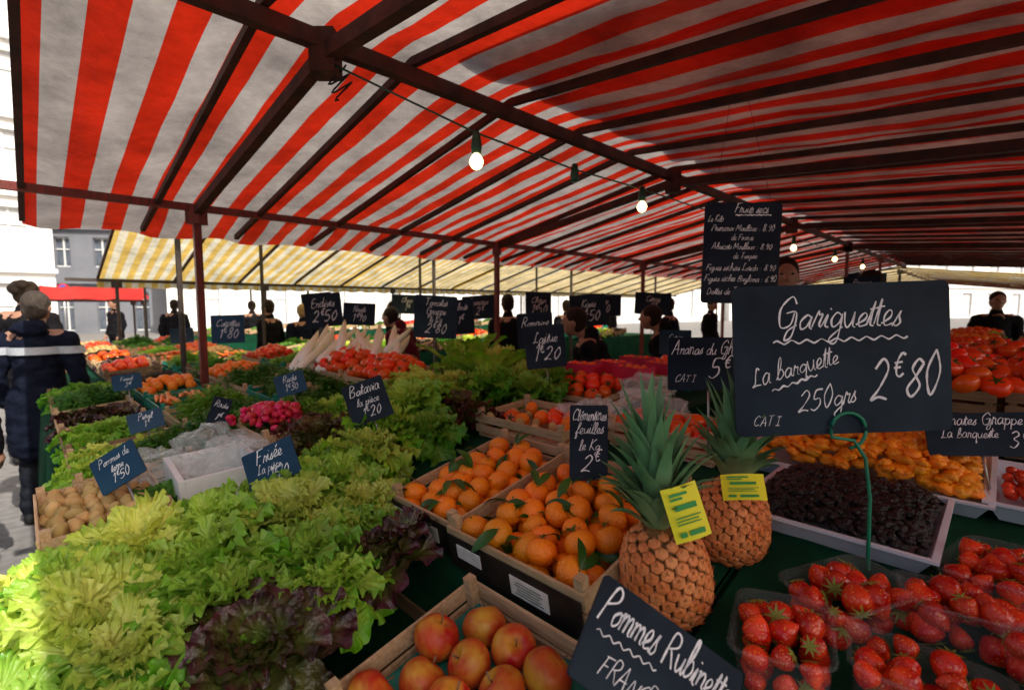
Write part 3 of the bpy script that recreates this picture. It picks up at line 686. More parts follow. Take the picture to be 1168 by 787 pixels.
def strawb(seed):
    V=[];F=[]
    def fn(p,d):
        k=1-.45*max(0,-d.z)**1.5; return Vector((p.x*k,p.y*k,p.z*(1.35 if d.z<0 else .75)))*(1+.10*noise.noise(d*1.6+Vector((seed,0,0))))
    sph(V,F,(0,0,0),.0175,16,12,fn); me=mesh('strawberry',V,F,M['straw'],True); V=[];F=[]
    for k in range(8):
        a=k/8*math.tau; i=len(V); V+= [(0,0,.014),(.006*math.cos(a-.35),.006*math.sin(a-.35),.0145),(.016*math.cos(a),.016*math.sin(a),.0125),(.006*math.cos(a+.35),.006*math.sin(a+.35),.0145)]; F.append([i,i+1,i+2,i+3])
    return Proto('strawberry',me,[('calyx',mesh('calyx',V,F,M['herb2']))],'strawberry','glossy red strawberry in a clear punnet','strawberries in the punnets')
ST=[strawb(1),strawb(4),strawb(9)]
V=[];F=[];rs=[.014,.013,.011,.008,.004,.0012]
tubeg(V,F,[(0,0,0),(.03,0,0),(.07,.001,0),(.11,.002,0),(.15,0,0),(.175,0,0)],rs,10)
me=mesh('carrot',V,F,M['carrot'],True); V=[];F=[]
for k in range(5): tubeg(V,F,[(0,0,0),(-.04,.01*(k-2),.01),(-.09,.02*(k-2),.0)],.0018,5)
CA=[Proto('carrot',me,[('stalk',mesh('stalk',V,F,M['herb2'],True))],'carrot','orange carrot with green stalks','carrots on the stall')]

def fillpts(L,W,z0,d,layers,mg,jit,dome):
    o=[]
    for ly in range(layers):
        zz=z0+ly*d*.72; off=(ly%2)*d*.5; row=0; y=mg+off*.6
        while y<=W-mg+.001:
            x=mg+off+(row%2)*d*.45
            while x<=L-mg+.001:
                c=(1-((2*x/L-1)**2))*(1-((2*y/W-1)**2))
                o.append(Vector((x+R.uniform(-jit,jit)*d,y+R.uniform(-jit,jit)*d,zz+dome*c+R.uniform(-.08,.12)*d))); x+=d*.97
            y+=d*.86; row+=1
    return o
def fill(mt,L,W,z0,d,protos,layers=1,mg=None,jit=.15,dome=.0,label=None,group=None,rot=None,s=(.90,1.06)):
    for p in fillpts(L,W,z0,d,layers,d*.5+.01 if mg is None else mg,jit,dome):
        R.choice(protos).put(TRS(mt@p,rrot() if rot is None else rot(),R.uniform(*s)),label,group)
def heap(mt,L,W,z0,d,kind,dome):
    V=[];F=[]
    for p in fillpts(L,W,z0,d,1,d*.5+.01,.15,dome): sph(V,F,p,(d*.49,d*.49,d*.43),12,8)
    nm,mk,ct={'o':('mandarin_heap','mandarin','mandarins'),'t':('tomato_heap','tomato','tomatoes'),'a':('apple_heap','tomato','apples'),'p':('potato_heap','potato','potatoes')}[kind]
    o=ob(nm,mesh(nm,V,F,M[mk],True),kind='stuff'); o.matrix_world=mt; o['label']='heap of %s filling a crate on a distant stall'%ct; o['category']=ct
def tilted(): return (R.uniform(-.9,.9),R.uniform(-.9,.9),R.uniform(0,6.28))

mtA=crate(.72,1.19,.285,.46,.10,11,panel=True,label='wooden crate of leafy oranges with black printed side')
mtB=crate(.70,.90,.40,.46,.11,11,z=.985,panel=True,label='wooden crate full of oranges with black printed side')
fill(mtA,.285,.46,.035,.066,OR,1,rot=tilted); fill(mtA,.285,.46,.074,.068,OR,1,rot=tilted,mg=.05,jit=.2)
fill(mtB,.40,.46,.040,.068,OR,1,rot=tilted); fill(mtB,.40,.46,.084,.070,OR,1,rot=tilted,mg=.055,dome=.004,jit=.2)
mtC=crate(.345,.785,.365,.345,.11,12,z=.842,label='pale wooden crate of red and yellow apples')
V=[];F=[]; nl=14
for i in range(nl+1):
    for j in range(nl+1): V.append((.015+.335*i/nl,.015+.315*j/nl,.050+.016*math.sin(i*1.35)*math.cos(j*1.35)))
for i in range(nl):
    for j in range(nl): k=i*(nl+1)+j; F.append([k,k+nl+1,k+nl+2,k+1])
M['liner']=mat('green_tray_liner',(.01,.16,.12),(.02,.22,.16),12,.6,.3)
o=ob('fruit_tray_liner',mesh('fruit_tray_liner',V,F,M['liner'],True)); o.matrix_world=mtC; o['label']='teal green moulded liner under the apples'; o['category']='tray liner'
fill(mtC,.365,.345,.074,.088,AP,1,rot=lambda:(R.uniform(-1.1,1.1),R.uniform(-1.1,1.1),R.uniform(0,6.28)),jit=.05,mg=.056,s=(.94,1.04))
mtD=crate(1.26,1.46,.44,.30,.10,4,label='wooden crate with bagged vegetables and peppers'); fill(mtD,.44,.30,.06,.075,TO+MA+PT,1,jit=.1)
mtE=crate(1.52,1.02,.40,.26,.10,4,label='wooden crate of mixed tomatoes'); fill(mtE,.40,.26,.07,.075,TO,1,jit=.1)
mtP=crate(.0,2.08,.44,.29,.09,3,z=.940,label='wooden crate of small brown potatoes'); fill(mtP,.44,.29,.040,.044,PT,2,jit=.25)
for (a,b,zz) in ((.26,1.60,.80),(.26,1.22,.80),(-.12,1.60,.74),(-.12,1.22,.74),(-.12,.84,.73)):
    crate(a,b,.38,.36,.11,0,z=zz,m='wood2',label='weathered wooden crate underneath the piled lettuces')
for (a,b) in ((1.28,2.62),(1.28,3.12)):
    mt=crate(a,b,.46,.36,.10,8,z=1.12,label='wooden crate heaped with red tomatoes'); fill(mt,.46,.36,.08,.080,TO,1,rot=tilted,dome=.08,s=(1.0,1.15))
for (a,b,n) in ((2.25,.42,2),(2.62,.42,2),(2.3,-.02,2),(2.7,-.02,2),(3.1,.2,2)):
    for q in range(n):
        mt=crate(a,b,.42,.36,.11,5,z=1.09+q*.125,m='wood2',label='stacked wooden crate of red tomatoes')
    fill(mt,.44,.37,.10,.078,TO,1,rot=tilted,dome=.08,mg=.03,s=(1.0,1.15))

# ---------------------------------------------------------------- leafy prototypes
def leafdisc(V,F,T,L,Wd,az,el0,curl,ruf,k1,ph,r0,z0,nr,nph,cup,lob,tipk,fold):
    d=Vector((math.cos(az),math.sin(az),0)); side=Vector((-math.sin(az),math.cos(az),0)); UP=Vector((0,0,1))
    NS=16; P=[d*r0+UP*z0]; EL=[el0]
    for i in range(1,NS+5):
        s=i/NS; el=el0-curl*s*s; EL.append(el); P.append(P[-1]+(d*math.cos(el)+UP*math.sin(el))*(L/NS))
    def frame(s):
        x=max(0,min(NS+3.999,s*NS)); i=int(x); f=x-i; el=EL[i]*(1-f)+EL[i+1]*f
        return P[i].lerp(P[i+1],f),-d*math.sin(el)+UP*math.cos(el),d*math.cos(el)+UP*math.sin(el)
    i0=len(V)
    c,n,tn=frame(.5); V.append(c-n*.003); T.append(.35*tipk)
    k2=int(k1*1.8)+1; k0=max(3,k1//3)
    for r in range(1,nr+1):
        q=(r/nr)**.75
        for j in range(nph):
            ph_=j/nph*math.tau; cs,sn=math.cos(ph_),math.sin(ph_)
            base=max(0,-cs)**3
            lb=1+lob*q*math.sin(int(k1*.6)*ph_+ph)*(1-base)
            s=.52+.50*cs*q*lb; w=Wd*sn*q*lb*(1-.45*base)*(1+.2*cs)
            c,n,tn=frame(s); calm=1-.85*base
            am=.75+.5*math.sin(2*ph_+ph*5)
            off=ruf*calm*am*(q**3.2*math.sin(k1*ph_+ph)+.5*q**5*math.sin(k2*ph_+ph*2))+.55*ruf*calm*q*q*math.sin(k0*ph_+ph*3)
            off+=cup*Wd*(w/Wd)**2*(1-s*.6)+fold*abs(w)+.006*noise.noise(Vector((s*14,w*60,ph)))*min(1,abs(w)/.010)
            inp=ruf*.3*calm*q**3*math.cos(k1*ph_+ph+1)
            V.append(c+side*(w+inp*sn)+n*off+tn*inp*cs)
            mid=.30*math.exp(-(w/(.10*Wd+.002))**2)*(1.2-s)
            T.append(max(0,min(1,(s*.75+.35*q-mid)*tipk)))
    for j in range(nph): F.append([i0,i0+1+j,i0+1+(j+1)%nph])
    for r in range(nr-1):
        for j in range(nph): a=i0+1+r*nph+j; b=i0+1+r*nph+(j+1)%nph; F.append([a,a+nph,b+nph,b])
def lettuce(name,m,seed,n=30,L=.17,Wd=.07,ruf=.012,k1=10,elin=1.35,elout=.15,curl=.9,lob=0,nr=5,nph=60,label='',cat='lettuce',grp='lettuces piled on the stall',tin=.5,cup=.3,fold=.15):
    rr=random.Random(seed); V=[];F=[];T=[]
    for k in range(n):
        q=k/(n-1); az=k*2.399+rr.uniform(-.3,.3)
        leafdisc(V,F,T,L*(.45+.58*q)*rr.uniform(.82,1.14),Wd*(.5+.55*q)*rr.uniform(.75,1.2),az,elin+(elout-elin)*q**.75+rr.uniform(-.2,.2),curl*rr.uniform(.4,1.5)*(.4+q),ruf*(.6+.5*q)*rr.uniform(.8,1.25),int(k1*rr.uniform(.85,1.15)),rr.uniform(0,6.28),.006+.015*q,.035-.025*q,nr,nph,cup,lob,tin+(1.1-tin)*q,fold)
    me=mesh(name,V,F,M[m],True,tip=T)
    return Proto(name,me,[],cat,label,grp)
LY=[lettuce('lettuce','lt_y',s,58,.165,.038,.0095,15,1.45,.05,1.1,0,6,124,label='curly yellow-green lettuce piled on the stall',tin=.25) for s in (1,2,3)]
LG=[lettuce('lettuce','lt_g',s,44,.172,.048,.0100,14,1.4,.06,1.0,0,6,112,label='ruffled bright green lettuce piled on the stall',tin=.35) for s in (4,5,6)]
LD=[lettuce('lettuce','lt_d',s,24,.17,.055,.009,9,1.3,.25,.9,0,4,64,label='dark green leafy lettuce on the stall') for s in (7,8)]
LP=[lettuce('lettuce','lt_p',s,30,.150,.060,.011,10,1.35,.22,.8,0,5,76,label='dark purple leafy lettuce on the stall',tin=.9) for s in (9,10)]
LO=[lettuce('lettuce','lt_o',s,38,.150,.044,.010,13,1.35,.25,.9,.04,5,100,label='dark red curly lettuce on the stall',tin=.75) for s in (11,12)]
LR=[lettuce('romaine_lettuce','lt_g',s,18,.26,.050,.007,8,1.3,.5,.5,0,5,52,label='long green romaine lettuce on the stall',cat='romaine lettuce') for s in (13,)]
def herb(name,m,seed,label,cat,n=70,sc=1):
    rr=random.Random(seed); V=[];F=[];T=[]
    for k in range(n):
        az=rr.uniform(0,6.28); sp=rr.uniform(0,.9); h=rr.uniform(.08,.16)*sc
        p=Vector((math.cos(az)*sp*h,math.sin(az)*sp*h,h*(1-.45*sp)))
        for q in range(9):
            c=p+Vector((rr.gauss(0,.014),rr.gauss(0,.014),rr.gauss(0,.012)))*sc; a=rr.uniform(0,6.28); l=rr.uniform(.008,.016)*sc
            u=Vector((math.cos(a),math.sin(a),rr.uniform(-.6,.6))).normalized(); v=u.cross(Vector((rr.uniform(-.5,.5),rr.uniform(-.5,.5),1))).normalized(); i=len(V)
            V+= [c-u*l,c-u*l*.2+v*l*.6,c+u*l,c-u*l*.2-v*l*.6]; F.append([i,i+1,i+2,i+3]); T+= [.3,.9,1,.9]
        i=len(V); s=Vector((.002,0,0)); V+= [Vector((0,0,0))-s,Vector((0,0,0))+s,p+s,p-s]; F.append([i,i+1,i+2,i+3]); T+= [0,0,.2,.2]
    return Proto(name,mesh(name,V,F,M[m],False,tip=T),[],cat,label,'bunches of greens on the stall')
HB=[herb('herb_bunch','herb',1,'dark green bunch of parsley in a crate','herbs',110),herb('herb_bunch','herb',2,'dark green bunch of herbs in a crate','herbs',110)]
HB2=[herb('herb_bunch','herb2',3,'bright green bunch of leafy herbs','herbs',110)]

SAL=[(-.98,.96,0,LY,1.2),(-1.08,1.10,-.02,LG,1.0),(-.78,.88,.02,LY,1.25),(-.86,1.10,.04,LY,1.2),(-.66,1.04,.03,LG,1.2),(-.58,1.24,.04,LY,1.2),(-.80,1.28,.01,LG,1.05),
(-.66,.82,.01,LY,1.15),(-.46,.83,.01,LP,1.0),(-.52,1.44,.04,LG,1.15),(-.48,1.06,.02,LG,1.1),(-.29,1.10,.0,LP,1.0),(-.50,1.62,.05,LY,1.1),
(-.84,1.94,.04,LO,1.1),(-.70,1.80,.05,LO,1.25),(-.78,.70,-.01,LG,1.15),(-.60,.68,-.02,LG,1.1),(-.94,.80,-.02,LG,1.05),(-.70,1.44,.02,LG,1.05),(-.70,.58,-.03,LG,1.0),(-.46,.66,-.06,LG,.9),(-.56,.92,.03,LG,1.0),(-.38,.98,.01,LG,.9),
(-.40,1.24,-.01,LG,.9),(-.42,1.34,.02,LY,1.0),(-.64,1.62,.02,LG,1.05),(-.47,1.82,.06,LG,1.1),(-.56,1.74,.04,LG,1.0),(-.42,2.02,.07,LG,1.15),(-.58,2.02,.05,LY,1.1),(-.62,2.22,.05,LG,1.05),(-.46,2.27,.06,LY,1.15),
(-.25,2.06,.03,LO,1.1),(-.32,2.2,.04,LG,1.0),(-.14,1.98,.02,LO,.9),(-.32,1.84,.02,LG,1.0),
(-.12,2.40,.07,LG,1.2),(-.30,2.45,.06,LY,1.1),(.06,2.35,.05,LG,1.1),(.08,2.62,.07,LY,1.2),(-.12,2.68,.07,LR,1.1),(.22,2.5,.07,LG,1.1),(-.30,2.72,.08,LG,1.15),(-.48,2.5,.05,LY,1.1),
(-.34,2.98,.10,LR,1.1),(-.10,2.95,.12,LY,1.15),(.1,2.85,.12,LG,1.15),(-.22,3.2,.12,LR,1.1),(-.68,2.42,.03,LG,1.0),(-.80,2.22,.02,LG,1.0),
(-.88,.96,.05,LG,.95),(-.74,1.18,.06,LG,.95),(-.60,1.36,.05,LG,.95)]
for x,y,dz,P,s in SAL:
    a=(x+y)*S2
    mt=TRS((x,y,zs(max(-.12,a))+.012+dz),(R.uniform(-.35,.35),R.uniform(-.35,.35),R.uniform(0,6.28)),s*R.uniform(.95,1.05))
    R.choice(P).put(mt)

def cell(a,b,kind,z=None,L=.44,Wc=.38,tilt=5,far=False):
    m=R.choice(['wood','wood','wood2','greencrate']); z=zs(a)+.006 if z is None else z
    lab={'wood':'pale wooden crate','wood2':'weathered wooden crate','greencrate':'green plastic crate'}[m]
    nm={'h':'dark herbs','H':'bright green herbs','o':'mandarins','t':'red tomatoes','p':'potatoes','c':'carrots','g':'green lettuce','y':'curly lettuce','u':'purple salad','d':'dark leafy greens','a':'apples','r':'radishes'}[kind]
    mt=crate(a,b,L,Wc,.09,tilt,z=z,m=m,label=lab+' filled with '+nm)
    c=lambda x,y,zz:mt@Vector((x*L,y*Wc,zz))
    leafy={'h':HB,'H':HB2,'g':LG,'y':LY,'u':LP,'d':LD}
    if kind in leafy:
        for x,y in ((.25,.25),(.75,.25),(.25,.75),(.75,.75),(.5,.5)):
            R.choice(leafy[kind]).put(TRS(c(x,y,.02+(.03 if x==.5 else 0)),(R.uniform(-.3,.3),R.uniform(-.3,.3),R.uniform(0,6.28)),R.uniform(.65,.85) if kind in 'gyud' else R.uniform(.75,.95)))
    elif far and kind in 'otap': heap(mt,L,Wc,.06,{'o':.07,'t':.078,'a':.085,'p':.06}[kind],kind,.06)
    elif kind=='o': fill(mt,L,Wc,.07,.068,MA,1,dome=.06,group='mandarins heaped in crates')
    elif kind=='t': fill(mt,L,Wc,.07,.078,TO,1,dome=.06)
    elif kind=='a': fill(mt,L,Wc,.07,.088,AP,1,dome=.05,label='red and yellow apple in a crate')
    elif kind=='p': fill(mt,L,Wc,.06,.064,PT,1,dome=.03)
    elif kind=='c':
        for k in range(22): CA[0].put(TRS(c(R.uniform(.15,.5),R.uniform(.08,.92),.05+R.uniform(0,.05)),(0,R.uniform(-.1,.1),rad(-45)+R.uniform(-.25,.25))))
rows={2.62:['y','h','h'],3.12:['g','H','h'],3.62:['u','c','h','g'],4.14:['h','o','o','g'],4.62:['g','u','d','t']}
for b,ks in rows.items():
    for k,kd in enumerate(ks): cell(.10+k*.41,b,kd,Wc=.36)
for b in (5.45,5.95,6.45,6.95,7.45,7.95,8.45,8.95):
    for k in range(3): cell(.45+k*.45,b,R.choice('hHgyctgyudpHa'),z=.99,far=True)
for a in [2.05+.46*i for i in range(14)]:
    cell(a,5.68,R.choice('gHotuyad'),z=1.01,Wc=.42,tilt=8,far=True)
    cell(a,6.13,R.choice('gytdahg'),z=1.05,Wc=.42,tilt=8,far=True)
for a in [2.4+.9*i for i in range(9)]: cell(a,11.3,R.choice('gotda'),z=1.01,Wc=.8,tilt=8,far=True)
for a,b,k in ((1.85,1.72,'t'),(2.3,1.72,'g'),(2.75,1.72,'t')): cell(a,b,k,z=1.09)
for a,b,k in ((3.5,.42,'o'),(3.95,.42,'a'),(4.4,.42,'g'),(4.9,.42,'t'),(3.5,-.1,'o'),(4.1,-.1,'t'),(5.4,.42,'o'),(6.0,.42,'t'),(6.6,.42,'g'),(7.2,.42,'a'),(5.0,-.1,'a'),(5.8,-.1,'t')): cell(a,b,k,z=1.2,far=True)

crate(.62,2.24,.32,.24,.10,6,z=1.02,label='wooden crate holding bunches of pink radishes')
for k in range(170):
    x=-1.0+max(-.14,min(.14,R.gauss(0,.07))); y=2.02+max(-.12,min(.12,R.gauss(0,.06))); R.choice(RD).put(TRS((x,y,1.14+R.uniform(0,.05)-1.6*((x+1.0)**2+(y-2.02)**2)),rrot()))
for x,y,z,P in ((-1.14,2.10,1.06,HB2),(-1.02,2.18,1.08,HB2),(-1.34,1.9,1.0,HB),(-1.44,2.04,.99,HB),(-1.18,2.26,1.02,HB),(-1.36,2.2,1.0,HB),(-1.62,1.92,.97,LG),(-1.54,1.76,.97,LG),(-1.05,1.46,.99,LD),(-1.40,1.84,.98,HB),(-.90,2.14,1.08,HB2)):
    R.choice(P).put(TRS((x,y,z-.03),(R.uniform(-.3,.3),R.uniform(-.3,.3),R.uniform(0,6.28)),R.uniform(.8,1.0)))
V=[];F=[]; pp=[(0,0,0),(.008,0,0),(.03,0,.002),(.08,0,.005),(.14,.003,.008),(.20,.006,.012),(.24,.008,.018),(.265,.01,.024)]; n0=12
tubeg(V,F,pp,[.010,.020,.025,.026,.024,.018,.010,.002],n0)
tp=[]
for k in range(len(pp)): tp+= [max(0,min(1,1.35-k*.17))]*n0
EN=Proto('endive',mesh('endive',V,F,M['endive'],True,tip=tp),[],'endive','long white endive with yellow-green tip','endives piled in a heap')
for k in range(34):
    ly=k//12; EN.put(TRS((-1.36+.054*(k%12)+.05*ly+R.uniform(-.01,.01),2.98+R.uniform(-.05,.05)+.07*ly,1.20+.05*ly),(R.uniform(-.1,.1),R.uniform(-.8,-.35),R.choice([R.uniform(.9,1.7),R.uniform(.4,2.2)])),R.uniform(.85,1.1)))
crate(1.10,3.18,.50,.40,.10,6,label='wooden crate under the pile of endives')
V=[];F=[]
boxg(V,F,.16,.008,.05,.32,.016,.10);boxg(V,F,.16,.232,.05,.32,.016,.10);boxg(V,F,.008,.12,.05,.016,.207,.10);boxg(V,F,.312,.12,.05,.016,.207,.10);boxg(V,F,.16,.12,.008,.28,.2,.014)
o=ob('foam_box',mesh('foam_box',V,F,M['foam'])); o.matrix_world=TRS(ab(.32,1.99,.985),(rad(3),0,rad(-48))); o['label']='white foam box with crumpled clear plastic inside'; o['category']='foam box'

# ---------------------------------------------------------------- pineapples
def pineapple(seed,h=.19,r=.077):
    rr=random.Random(seed); V=[];F=[];T=[]
    def rad_(z): 
        q=2*z/h-1; return r*math.sqrt(max(0,1-abs(q)**2.6))*(1+.05*-q)+.004
    sph(V,F,(0,0,h/2),(r*.95,r*.95,h*.49),24,16); T=[0.1]*len(V)
    n=190
    for i in range(n):
        z=h*(.03+.94*(i+.5)/n); th=i*2.39996; rz=rad_(z)
        dz=.006; sl=(rad_(min(h*.985,z+dz))-rad_(max(h*.015,z-dz)))/(2*dz)
        nrm=Vector((math.cos(th),math.sin(th),-sl)).normalized(); up=Vector((math.cos(th)*sl,math.sin(th)*sl,1)).normalized(); sd=up.cross(nrm)
        c=Vector((math.cos(th)*rz,math.sin(th)*rz,z))+nrm*rr.uniform(-.001,.001); i0=len(V); q=.0128*(.72+.35*rz/r)*rr.uniform(.93,1.06)
        for k in range(6):
            a=k/6*math.tau+math.pi/6; V.append(c+sd*math.cos(a)*q*1.05+up*math.sin(a)*q*.95-nrm*.0032); T.append(.1)
        for k in range(6):
            a=k/6*math.tau+math.pi/6; V.append(c+sd*math.cos(a)*q*.82+up*math.sin(a)*q*.74+nrm*.0006); T.append(rr.uniform(.65,1))
        V.append(c+nrm*.0022-up*.001); T.append(rr.uniform(.6,1))
        for k in range(6):
            F.append([i0+k,i0+(k+1)%6,i0+6+(k+1)%6,i0+6+k]); F.append([i0+6+k,i0+6+(k+1)%6,i0+12])
        i1=len(V); V+= [c+sd*.0045+nrm*.001-up*.002,c-sd*.0045+nrm*.001-up*.002,c+nrm*.006+up*.011]; T+= [.9,.9,.2]; F.append([i1,i1+1,i1+2])
    body=mesh('pineapple_body',V,F,M['pineskin'],False,tip=T)
    V=[];F=[];T=[]; nlv=86
    for k in range(nlv):
        q=k/(nlv-1); az=k*2.39996; el=1.55-.58*q+rr.uniform(-.12,.12); Ll=(.235-.120*q)*rr.uniform(.75,1.1); wd=.0165*rr.uniform(.8,1.2)
        d=Vector((math.cos(az),math.sin(az),0)); side=Vector((-math.sin(az),math.cos(az),0)); c=d*(.004+.016*q)+Vector((0,0,h-.012+.05*(1-q))); i0=len(V); nl=9; cl=rr.uniform(.2,1.0)*(.3+q); sb=rr.uniform(-.3,.3)
        for i in range(nl+1):
            s=i/nl; e_=el-cl*s*s
            if i: c=c+(d*math.cos(e_)+Vector((0,0,1))*math.sin(e_)+side*sb*s*s)*(Ll/nl)
            nn=-d*math.sin(e_)+Vector((0,0,1))*math.cos(e_); w=wd*(1-s)**.6*(.8+.4*math.sin(s*3))+.0004
            for t in (-1,0,1): V.append(c+side*w*t+nn*(abs(t)*w*.45)); T.append(min(1,.2+s*1.2))
        for i in range(nl):
            for t in range(2): j=i0+i*3+t; F.append([j,j+1,j+4,j+3])
    crown=mesh('crown',V,F,M['pinecrown'],True,tip=T); return body,crown
def put_pine(x,y,z,rot,s,seed,tagrot,tagpos,tw,th_):
    b,c=pineapple(seed); o=ob('pineapple',b); o['category']='pineapple'; o['label']='ripe pineapple with green crown and yellow tag'; o['group']='pineapples standing on the cloth'
    o.matrix_world=TRS((x,y,z),rot,s); ob('crown',c,o)
    V=[];F=[];n=6
    for i in range(n+1):
        for j in range(2): V.append((-tw/2+tw*i/n,-.006*math.sin(i/n*3.1),-th_/2+th_*j))
    F=[[2*i,2*i+2,2*i+3,2*i+1] for i in range(n)]
    t=ob('tag',mesh('tag',V,F,M['tag'])); t.parent=o; t.matrix_parent_inverse=o.matrix_world.inverted(); t.matrix_world=TRS(tagpos,tagrot)
    V=[];F=[]
    for yy,x0,ww,hh in ((.36,-.36,.5,.05),(.28,-.36,.34,.04),(.12,-.3,.6,.10),(-.06,-.36,.7,.02),(-.12,-.36,.62,.02),(-.18,-.36,.66,.02),(-.36,-.1,.42,.09),(-.36,-.36,.18,.09)): boxg(V,F,(x0+ww/2)*tw,-.0085,yy*th_,tw*ww,.0006,th_*hh)
    p=ob('tag_print',mesh('tag_print',V,F,M['taggreen'])); p.parent=t
put_pine(.305,.90,.995,(rad(-4),rad(-6),.4),1.04,1,(rad(-15),rad(-14),rad(8)),(.300,.822,1.245),.066,.092)
put_pine(.475,1.05,1.028,(rad(6),rad(5),1.6),1.0,2,(rad(-35),rad(-8),rad(-20)),(.462,.955,1.238),.08,.052)

# ---------------------------------------------------------------- trays
def traym(L,W,H):
    V=[];F=[]
    def ring(ins,z): return [(ins,ins,z),(L-ins,ins,z),(L-ins,W-ins,z),(ins,W-ins,z)]
    rs=[ring(-.012,H-.006),ring(-.012,H),ring(0,H),ring(.02,.004),ring(.02,0.0),ring(-.002,H-.008)]
    for r in rs: V+=r
    for k in range(len(rs)-1):
        for j in range(4): F.append([k*4+j,k*4+(j+1)%4,k*4+4+(j+1)%4,k*4+4+j])
    F.append([12,13,14,15]); F.append([16,17,18,19]); return mesh('tray',V,F,M['tray'])
def tray(a,b,L,W,H,z,tilt,label):
    o=ob('tray',traym(L,W,H)); mt=TRS(ab(a,b,z),(rad(tilt),0,rad(-45))); o.matrix_world=mt; o['label']=label; o['category']='tray'; return mt
mt=tray(1.19,.43,.36,.40,.045,1.079,.5,'white plastic tray heaped with dark dried fruit')
V=[];F=[]; rr=random.Random(3)
for i in range(1100):
    x,y=rr.uniform(.018,.342),rr.uniform(.018,.382); dm=(1-(2*x/.36-1)**6)*(1-(2*y/.40-1)**6); z=.025+rr.uniform(.75,1)*.058*dm
    sph(V,F,(x,y,z),(.014,.010,.008),8,6,lambda p,d:p*(1+.5*noise.noise(d*2+Vector((i,0,0)))),Euler((rr.uniform(-.5,.5),rr.uniform(-.5,.5),rr.uniform(0,6.28))).to_matrix())
o=ob('dried_prunes',mesh('dried_prunes',V,F,M['date'],True),kind='stuff'); o.matrix_world=mt; o['label']='glossy dark dried prunes heaped in a white tray'; o['category']='prunes'
mt=tray(1.60,.56,.56,.36,.05,1.080,7,'white plastic tray heaped with orange dried apricots')
V=[];F=[]
for i in range(260):
    x,y=rr.uniform(.03,.53),rr.uniform(.03,.33); dm=(1-(2*x/.56-1)**4)*(1-(2*y/.36-1)**4); sph(V,F,(x,y,.02+.085*dm),(.022,.018,.013),10,7,lambda p,d:p*(1+.4*noise.noise(d*2+Vector((i,0,0)))))
for k in range(298):
    x,y=R.uniform(.025,.535),R.uniform(.02,.34); dm=(1-(2*x/.56-1)**4)*(1-(2*y/.36-1)**4)
    R.choice(AC).put(TRS(mt@Vector((x,y,.035+R.uniform(.9,1)*.098*dm)),(R.uniform(-.5,.5),R.uniform(-.5,.5),R.uniform(0,6.28)),R.uniform(.95,1.2)))
o=ob('apricot_heap',mesh('apricot_heap',V,F,M['apricot'],True),kind='stuff'); o.matrix_world=mt; o['label']='lower layer of dried apricots in the white tray'; o['category']='dried apricots'

# ---------------------------------------------------------------- strawberry punnets
def punnetm(L,W,H,m):
    V=[];F=[];n=5
    def ring(w,l,z,r):
        o=[]
        for cx,cy,a0 in ((l/2-r,w/2-r,0),(-l/2+r,w/2-r,90),(-l/2+r,-w/2+r,180),(l/2-r,-w/2+r,270)):
            for k in range(n): a=rad(a0+90*k/(n-1)); o.append((cx+r*math.cos(a),cy+r*math.sin(a),z))
        return o
    rs=[ring(W+.014,L+.014,H-.003,.03),ring(W+.014,L+.014,H,.03),ring(W,L,H,.026),ring(W-.008,L-.008,H*.6,.024),ring(W-.02,L-.02,.004,.02)]; N=len(rs[0])
    for r in rs: V+=r
    for k in range(len(rs)-1):
        for j in range(N): F.append([k*N+j,k*N+(j+1)%N,k*N+N+(j+1)%N,k*N+N+j])
    F.append([4*N+j for j in range(N)]); return mesh('punnet',V,F,m,True)
PUN=punnetm(.185,.135,.085,M['clear'])
def punnet(x,y,z,yaw,tx=0,ty=0):
    o=ob('punnet',PUN); mt=TRS((x,y,z),(rad(tx),rad(ty),rad(yaw))); o.matrix_world=mt; o['label']='clear plastic punnet filled with strawberries'; o['category']='punnet'; o['group']='clear punnets of strawberries'
    for ly in range(2):
        for i in range(4):
            for j in range(3):
                if ly==0 and 0<i<3 and j==1: continue
                p=mt@Vector(((i-1.5)*.042+R.uniform(-.009,.009),(j-1)*.040+R.uniform(-.008,.008),.026+ly*.038+(.014 if (0<i<3 and ly) else 0)+R.uniform(-.004,.006)))
                rx=R.uniform(.3,1.2) if R.random()<.35 else R.uniform(1.3,4.4)
                R.choice(ST).put(TRS(p,(rx,R.uniform(-.6,.6),R.uniform(0,6.28)),(lambda q:(q,q,q*R.uniform(.85,1.2)))(R.uniform(.9,1.45))))
for x,y,z,yw,tx,ty in ((.445,.755,1.000,60,-6,0),(.585,.655,1.000,-35,-4,4),(.61,.845,1.02,15,0,-5),(.755,.77,1.03,-25,-5,3),(.90,.86,1.05,30,-6,-4),(.80,.62,1.04,-10,0,0),(.98,.72,1.07,-50,0,0)):
    punnet(x,y,z,yw,tx,ty)
for k,(a,b) in enumerate(((2.0,1.62),(2.22,1.58),(2.1,1.38),(2.35,1.35),(2.5,1.6))):
    V=[];F=[]; mt=TRS(ab(a,b,1.24),(0,0,rad(-45+R.uniform(-15,15))))
    boxg(V,F,.085,.002,.03,.17,.004,.06);boxg(V,F,.085,.118,.03,.17,.004,.06);boxg(V,F,.002,.06,.03,.004,.112,.06);boxg(V,F,.168,.06,.03,.004,.112,.06);boxg(V,F,.085,.06,.002,.16,.11,.004)
    o=ob('card_punnet',mesh('card_punnet',V,F,M['redpunnet'])); o.matrix_world=mt; o['label']='red cardboard punnet of small fruit'; o['category']='punnet'; o['group']='red card punnets'
    for q in range(6): R.choice(TO).put(TRS(mt@Vector((.03+.05*(q%3),.035+.05*(q//3),.045)),rrot(),.6),'small red tomato in a card punnet')
mt=tray(1.62,.0,.30,.36,.05,1.085,3,'white plastic tray of dark red cherries')
